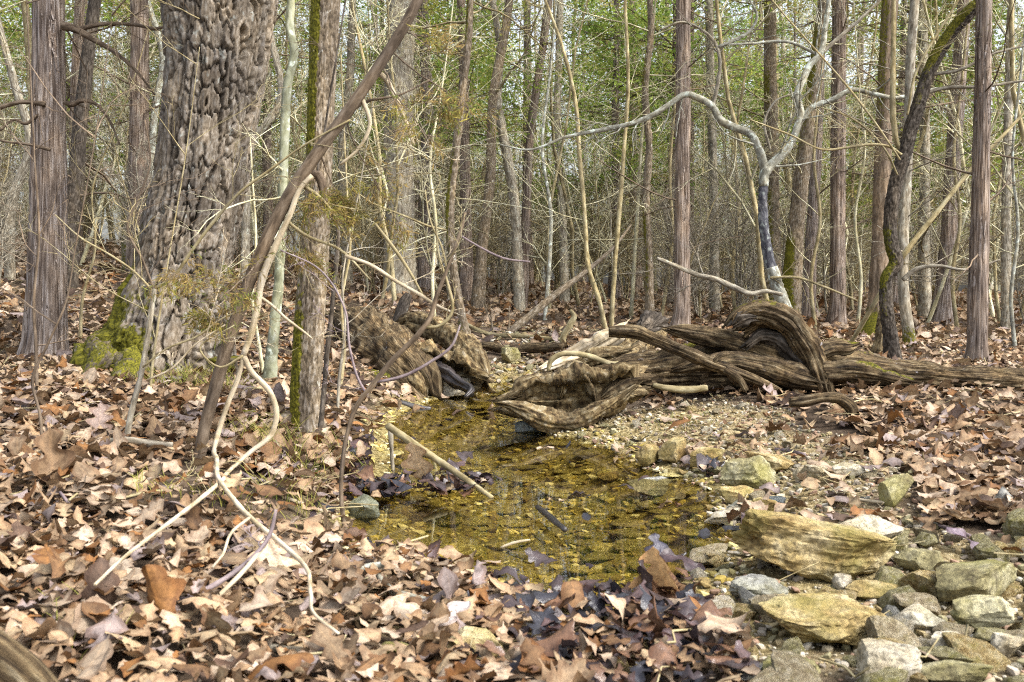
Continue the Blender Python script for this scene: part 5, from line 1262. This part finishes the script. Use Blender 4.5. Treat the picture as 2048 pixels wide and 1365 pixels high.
# cobbles on the gravel bank (each its own piece of the ground)
n = 0
while n < 205:
    x = gP.uniform(-.2, 2.3); y = 1.75 + 3.6 * gP.random() ** 1.5
    s = sdf(GRAVEL, np.array([x]), np.array([y]))[0]; sw = sdf(WATER, np.array([x]), np.array([y]))[0]
    if s > .05 or sw < -.03: continue
    size = .022 + .05 * gP.random() ** 2.2 + (.075 * gP.random() ** 1.3 if y < 2.75 and gP.random() < .6 else 0)
    obj("pebble", pebble_meshes[gP.integers(14)], ground, (x, y, float(height(x, y)) + size * .12), (gP.normal(0, .25), gP.normal(0, .25), gP.uniform(0, 6.3)), (size, size, size * gP.uniform(.7, 1.3))); n += 1
for q in range(95):
    x = gP.uniform(.44, 1.5); y = gP.uniform(1.75, 2.8); size = .05 + .085 * gP.random() ** 1.4
    if any(math.hypot(x - a_, y - b_) < r_ * .8 for a_, b_, r_ in FOOT): continue
    obj("pebble", pebble_meshes[gP.integers(14)], ground, (x, y, float(height(x, y)) + size * .16), (gP.normal(0, .3), gP.normal(0, .3), gP.uniform(0, 6.3)), (size, size, size * gP.uniform(.7, 1.2)))
n = 0
while n < 280:
    x = gP.uniform(-1.0, 1.1); y = gP.uniform(2.5, 7.8)
    if sdf(WATER, np.array([x]), np.array([y]))[0] > -.04: continue
    size = .05 + .14 * gP.random() ** 1.8
    obj("bed_stone", bed_meshes[gP.integers(10)], ground, (x, y, float(height(x, y)) + size * .015), (gP.normal(0, .05), gP.normal(0, .05), gP.uniform(0, 6.3)), (size, size, size * gP.uniform(.6, 1.1))); n += 1

def stone_batch(name, X, Y, S, pal, mat, sub=1, flat=.6, lift=.1, seed=0):
    g = np.random.default_rng(seed); n = len(X); Bv = []; 
    for i in range(8):
        V, F = rock(260 + i, (1, .8, flat), sub, 6, noise=.05); Bv.append(V)
    Bv = np.array(Bv)[g.integers(8, size=n)]
    a = g.uniform(0, 6.283, n); c, s = np.cos(a)[:, None], np.sin(a)[:, None]
    sx = S[:, None] * g.uniform(.7, 1.2, (n, 1)); sz = S[:, None] * g.uniform(.6, 1.2, (n, 1))
    x = (Bv[..., 0] * c - Bv[..., 1] * s) * sx; y = (Bv[..., 0] * s + Bv[..., 1] * c) * S[:, None]; z = Bv[..., 2] * sz
    t = g.normal(0, .25, (n, 1)); z = z + x * t
    V = np.stack([x + X[:, None], y + Y[:, None], z + (height(X, Y) + S * lift)[:, None]], -1).reshape(-1, 3)
    nv = Bv.shape[1]; F = (F[None] + (np.arange(n) * nv)[:, None, None]).reshape(-1, 3)
    col = np.array(pal)[g.integers(len(pal), size=n)] * g.uniform(.75, 1.2, (n, 1))
    col = np.repeat(np.concatenate([col, np.ones((n, 1))], 1), nv, 0)
    return obj(name, mkmesh(name, V, F, MAT[mat], False, {"col": col}))
def sample(n, x0, x1, y0, y1, ok, g, yp=1.0):
    X = g.uniform(x0, x1, n * 6); Y = y0 + (y1 - y0) * g.random(n * 6) ** yp
    m = ok(X, Y); return X[m][:n], Y[m][:n]
X, Y = sample(9000, -.4, 2.8, 1.6, 5.9, lambda x, y: (sdf(GRAVEL, x, y) + .25 * fbm(x * 3, y * 3, 4.0, 3, 31) < .12) & (sdf(WATER, x, y) > -.06), gP, 1.3)
X, Y = X[:5500], Y[:5500]
o = stone_batch("gravel", X, Y, .007 + .022 * gP.random(len(X)) ** 2, STCOL, 'gravel', 1, .7, .15, 1); tag(o, "yellow and white gravel covering the right bank", "gravel", kind="stuff")
X, Y = sample(3000, -1.1, 1.2, 2.4, 8.6, lambda x, y: (sdf(WATER, x, y) < .12), gP)
o = stone_batch("stream_gravel", X, Y, .012 + .035 * gP.random(len(X)) ** 2, [(.38, .30, .09), (.47, .40, .17), (.28, .21, .05), (.52, .47, .28), (.18, .13, .05)], 'gravel', 1, .5, .10, 2); tag(o, "small amber stones on the floor of the pool", "gravel", kind="stuff")
X, Y = sample(420, -.8, .9, 7.2, 10.5, lambda x, y: np.abs(x - .02 * y + .02) < .35 + .25 * fbm(x * 2, y * 2, 1.0, 2, 4), gP)
o = stone_batch("stream_head_stones", X, Y, .03 + .06 * gP.random(len(X)) ** 2, STCOL * .9, 'gravel', 2, .5, .2, 3); tag(o, "jumbled yellow stones at the dry head of the stream", "gravel", kind="stuff")

# ------------------------------------------------------------------ fallen leaves
LEAFCOL = np.array([(0.3331, 0.2336, 0.1398), (0.4057, 0.3119, 0.2183), (0.2765, 0.1827, 0.1006), (0.1708, 0.0946, 0.0418), (0.2343, 0.1113, 0.0351), (0.2658, 0.2131, 0.1955), (0.3703, 0.2766, 0.1652), (0.1085, 0.0676, 0.0441), (0.4796, 0.3858, 0.2862)])
LEAFW = np.array([.21, .20, .14, .09, .06, .07, .12, .05, .06]); LEAFW = LEAFW / LEAFW.sum()
def leaf_geo(B, ns, na, g, curl=.95, famp=None, ampm=.58):
    t = np.linspace(0, 1, ns)[None, :, None]; j = np.linspace(-1, 1, na)[None, None]
    nl = g.choice([3.0, 3.5, 4.0, 2.5], B)[:, None, None]; amp = np.clip(g.normal(ampm, .22, B), .0, .85)[:, None, None]; ph = g.uniform(-.1, .25, B)[:, None, None]
    if famp: amp[:] = famp
    wr = g.uniform(.26, .40, B)[:, None, None]
    env = np.sin(np.pi * np.clip(t, 0, 1) ** .85) ** .7 * (.65 + .5 * t)
    env = np.where(t < .09, .05, env) 
    side = np.where(j < 0, .12, 0.0)
    lob = 1 - amp * (.5 + .5 * np.cos(2 * np.pi * (nl * (t + side) + ph))) ** 1.5
    Wd = wr * env * lob + .008
    x = j * Wd; y = t + .05 * np.abs(j) * lob * env - .5
    c1 = g.normal(0, .9, B)[:, None, None] * curl; c2 = g.normal(.15, .55, B)[:, None, None] * curl
    fold = g.normal(.12, .25, B)[:, None, None] * curl; tw = g.normal(0, .6, B)[:, None, None] * curl
    wa = g.uniform(0, .09, B)[:, None, None] * curl; wk = g.uniform(6, 14, B)[:, None, None]; wp = g.uniform(0, 6, B)[:, None, None]
    z = c1 * x ** 2 * 1.6 + c2 * y ** 2 * 1.2 + fold * np.abs(x) + tw * x * y + wa * np.abs(j) * np.sin(wk * y + wp + 2 * j)
    V = np.stack(np.broadcast_arrays(x, y, z), -1).reshape(B, -1, 3)
    global LUV
    LUV = np.stack(np.broadcast_arrays(j + t * 0, t + j * 0, t * 0 + j * 0), -1).reshape(-1, 3)
    i = np.arange(ns - 1)[:, None] * na; q = np.arange(na - 1)[None]
    F = np.stack([i + q, i + q + 1, i + na + q + 1, i + na + q], -1).reshape(-1, 4)
    return V, F

def leaf_density_ok(x, y, g):
    sw = sdf(WATER, x, y); sg = sdf(GRAVEL, x, y) + .30 * fbm(x * 2.5, y * 2.5, 7.0, 3, 41)
    u = g.random(len(x))
    keep = np.where(sg < 0, u < np.where(y < 2.75, .02, .17), True)
    u2 = g.random(len(x))
    for (rx, ry, rr_) in FOOT: keep &= ~((np.hypot(x - rx, y - ry) < rr_) & (u2 < .88))
    raft = np.hypot((x + .32) / .24, (y - 3.72) / .15) < 1           # drift of wet leaves at the pool's left edge
    keep &= np.where((sw < .03) & ~raft, u < .008, True)
    spill = (x > .42 + .05 * fbm(x * 3, y * 3, 1.0, 2, 8)) & (y < 2.75) & (x < 1.55)
    keep &= ~(spill & (u > .006))
    bare = (np.hypot((x + .72) / .5, (y - 2.95) / .38) < 1)        # bare soil patch left of the pool
    keep &= ~(bare & (u < .72))
    head = (np.abs(x) < .4) & (y > 7.2) & (y < 10)
    keep &= ~(head & (u < .6))
    return keep

gL = np.random.default_rng(77)
def leaves(n, d0, d1, edge, L0, L1, ns, na, tilt, lift, seed):
    g = np.random.default_rng(seed)
    d = np.sqrt(g.uniform(d0 ** 2, d1 ** 2, n)); x = g.uniform(-1, 1, n) * (.53 * d + edge)
    k = leaf_density_ok(x, d, g); x, y = x[k], d[k]; B = len(x)
    V, F = leaf_geo(B, ns, na, g, ampm=.58 if na > 3 else .42)
    L = g.uniform(L0, L1, B) * np.where(g.random(B) < .4, g.uniform(.3, .7, B), 1.0)
    V = V * L[:, None, None]
    tx = g.normal(0, tilt, B); ty = g.normal(0, tilt, B); fl = g.random(B) < .5
    big = g.random(B) < .045; tx = np.where(big, g.normal(0, 1.0, B), tx)
    V[..., 2] *= np.where(fl, -1, 1)[:, None]
    c, s = np.cos(tx)[:, None], np.sin(tx)[:, None]; V = np.stack([V[..., 0], V[..., 1] * c - V[..., 2] * s, V[..., 1] * s + V[..., 2] * c], -1)
    c, s = np.cos(ty)[:, None], np.sin(ty)[:, None]; V = np.stack([V[..., 0] * c + V[..., 2] * s, V[..., 1], -V[..., 0] * s + V[..., 2] * c], -1)
    a = g.uniform(0, 6.283, B); c, s = np.cos(a)[:, None], np.sin(a)[:, None]; V = np.stack([V[..., 0] * c - V[..., 1] * s, V[..., 0] * s + V[..., 1] * c, V[..., 2]], -1)
    z = height(x, y)
    zmin = V[..., 2].min(1)
    lf = g.random(B) * lift
    z0 = np.maximum(z, -.004) - zmin * .55 + lf
    V = V + np.stack([x, y, z0], -1)[:, None]
    ci = g.choice(len(LEAFCOL), B, p=LEAFW)
    col = .90 * LEAFCOL[ci] * g.uniform(.6, 1.2, (B, 1))
    # rotted wet leaves along the outflow and the water line: darker, purple, shiny
    sw = sdf(WATER, x, y)
    px_, py_, _ = proj(np.stack([x, y, z], -1))
    wetp = np.clip(sstep(.16, .0, sw) * .8 + sstep(330, 120, np.hypot((px_ - 1300) * .8, (py_ - 1300) * 1.3)) * .65, 0, 1) * (d1 < 9)
    wet = g.random(B) < wetp
    col = np.where(wet[:, None], np.array([(.05, .038, .04), (.09, .06, .06), (.03, .03, .038), (.14, .08, .05)])[g.integers(4, size=B)], col)
    rgba = np.concatenate([col, np.where(wet, .05, 1.0)[:, None]], 1)
    return V, F, rgba, np.stack([x, y, z0], -1), L, LUV

def leaf_stuff(name, label, packs, skip=None):
    geos = []
    for V, F, rgba, pos_, L, luv in packs:
        nv = V.shape[1]; B = len(V)
        geos.append((V.reshape(-1, 3), [(F[None] + (np.arange(B) * nv)[:, None, None]).reshape(-1, 4)], {"col": np.repeat(rgba, nv, 0), "luv": np.tile(luv, (B, 1))}))
    V, F, A = join(geos)
    return tag(obj(name, mkmesh(name, V, F, MAT['leaf'], True, A)), label, "leaves", kind="stuff")
near = leaves(3400, 1.35, 2.9, .35, .055, .125, 14, 5, .25, .045, 1)
px_, py_, dd_ = proj(near[3]); vis = (px_ > 0) & (px_ < 2048) & (py_ < 1365)
score = np.where(vis, near[4] / dd_ + near[3][:, 2] * .01, -1)
top = np.argsort(-score)[:300]; rest = np.setdiff1d(np.arange(len(score)), top)
for q in top:
    V = near[0][q]; c = near[3][q]
    me = mkmesh("fallen_leaf", V - c, near[1], MAT['leaf'], True, {"col": np.tile(near[2][q], (len(V), 1)), "luv": near[5]})
    obj("fallen_leaf", me, ground, tuple(c))
pk = [(near[0][rest], near[1], near[2][rest], near[3][rest], near[4][rest], near[5]),
      leaves(5200, 1.35, 2.9, .35, .025, .075, 8, 3, .3, .05, 11), leaves(8500, 2.85, 4.6, .4, .04, .12, 10, 3, .25, .04, 12),
      leaves(13500, 4.5, 9.0, .8, .045, .13, 7, 3, .27, .03, 2), leaves(13000, 8.8, 17, 1.0, .08, .17, 4, 3, .34, .04, 3), leaves(9000, 17, 34, 1.0, .14, .26, 4, 3, .45, .06, 4)]
leaf_stuff("leaf_litter", "carpet of dry brown oak leaves over the forest floor", pk)

# single leaves one can point at
gl = np.random.default_rng(5)
def one_leaf(label, px, py, L, rot, col, wet, curl=1.0, seed=0, lift=.02):
    g = np.random.default_rng(seed); V, F = leaf_geo(1, 25, 7, g, curl, .72); V = V[0] * L
    p, d = ghit(px, py)
    if p[2] < 0: p = CAMP + ray(px, py) * (-CAMH / ray(px, py)[2])
    z = max(p[2], .003)
    o = obj("oak_leaf", mkmesh("oak_leaf", V, F, MAT['leaf'], True, {"col": np.tile(np.array([*col, .35 if wet else 1.0]), (len(V), 1)), "luv": LUV}), None, (p[0], p[1], z + lift), rot)
    return tag(o, label, "leaf")
one_leaf("large upright tan leaf curled at the pool's left edge", 838, 975, .19, (1.05, .1, 2.9), (.50, .37, .23), False, .5, 3, .085)
one_leaf("big lobed pale oak leaf spread flat left of bottom centre", 555, 1070 + 110, .24, (.35, .1, .5), (.54, .42, .29), False, .4, 4, .05)
one_leaf("bluish purple wet leaf standing at the pool's near right rim", 1318, 1135, .13, (.8, .2, .3), (.035, .032, .05), True, .7, 6, .03)
one_leaf("second purple wet leaf right of the bluish one by the rim", 1375, 1150, .14, (.4, -.2, 1.3), (.06, .04, .045), True, .7, 7, .03)
one_leaf("curled tan leaf standing upright between pool rim and boulder", 1330, 1215, .18, (1.2, .2, 2.6), (.56, .36, .17), False, .9, 8, .06)
one_leaf("pale lobed leaf draped before the long knobbly rock", 1500, 1130, .18, (.5, .2, 2.2), (.48, .37, .28), False, .5, 9, .04)
one_leaf("bleached narrow leaf lying between the two bottom stones", 880, 1290, .15, (.3, .1, -.9), (.50, .46, .44), False, .3, 10, .05)
one_leaf("violet leaf lying on stones right of the pale block", 1945, 1110, .15, (.4, .1, .7), (.16, .12, .15), True, .6, 11, .03)
one_leaf("mauve leaf propped up in the litter before the oak", 200, 885, .17, (1.0, .1, .4), (.28, .21, .175), False, .4, 12, .06)
one_leaf("dark brown curled leaf standing in the left foreground litter", 105, 980, .20, (1.1, .0, .5), (.17, .11, .06), False, .9, 13, .06)

# twig and straw litter
g = random.Random(8); pl, rl = [], []
for _ in range(1100):
    d = math.sqrt(g.uniform(1.7 ** 2, 11 ** 2)); x = g.uniform(-1, 1) * (.53 * d + .3)
    if sdf(WATER, np.array([x]), np.array([d]))[0] < .02: continue
    a = g.uniform(0, 6.28); L = g.uniform(.04, .28); z = float(height(x, d)) + g.uniform(.01, .05)
    q = np.array([(x + math.cos(a) * L * f + g.gauss(0, .012), d + math.sin(a) * L * f + g.gauss(0, .012), z + g.gauss(0, .012)) for f in (-.5, -.2, .1, .5)])
    pl.append(q); rl.append(np.full(4, g.uniform(.0008, .0032)))
V, F, A = tubes(pl, rl, 4)
tag(obj("twig_litter", mkmesh("twig_litter", V, F, MAT['tan'], True, A)), "small twigs and straws strewn over the leaves", "twigs", kind="stuff")
# grass tufts and moss sprigs
pl, rl = [], []
for (px, py, n, hgt) in ((300, 985, 40, .05), (830, 975, 12, .04), (460, 1010, 40, .05), (1370, 850, 60, .04), (530, 900, 60, .10), (570, 930, 50, .12), (380, 770, 90, .10), (330, 780, 90, .08), (450, 790, 60, .12), (120, 1290, 20, .05), (560, 1000, 40, .07), (660, 930, 40, .09)):
    p, d = ghit(px, py)
    for _ in range(n):
        b = p + np.array([g.gauss(0, .07), g.gauss(0, .07), 0]); b[2] = height(b[0], b[1]); h = hgt * g.uniform(.5, 1.3); a = g.uniform(0, 6.28)
        q = np.array([b + np.array([math.cos(a) * h * .7 * f * f, math.sin(a) * h * .7 * f * f, h * f]) for f in (0, .35, .7, 1)]); pl.append(q); rl.append(np.array([.0016, .0014, .001, .0004]))
b = MB('grass_blade'); MAT['grass'] = b.done(b.ramp(b.noise(b.coord(), 12), [(.35, (.10, .12, .02)), (.6, (.25, .22, .05))]), .7)
V, F, A = tubes(pl, rl, 3)
tag(obj("grass", mkmesh("grass", V, F, MAT['grass'], True, A)), "sparse thin grass tufts at the foot of the trees", "grass", kind="stuff")
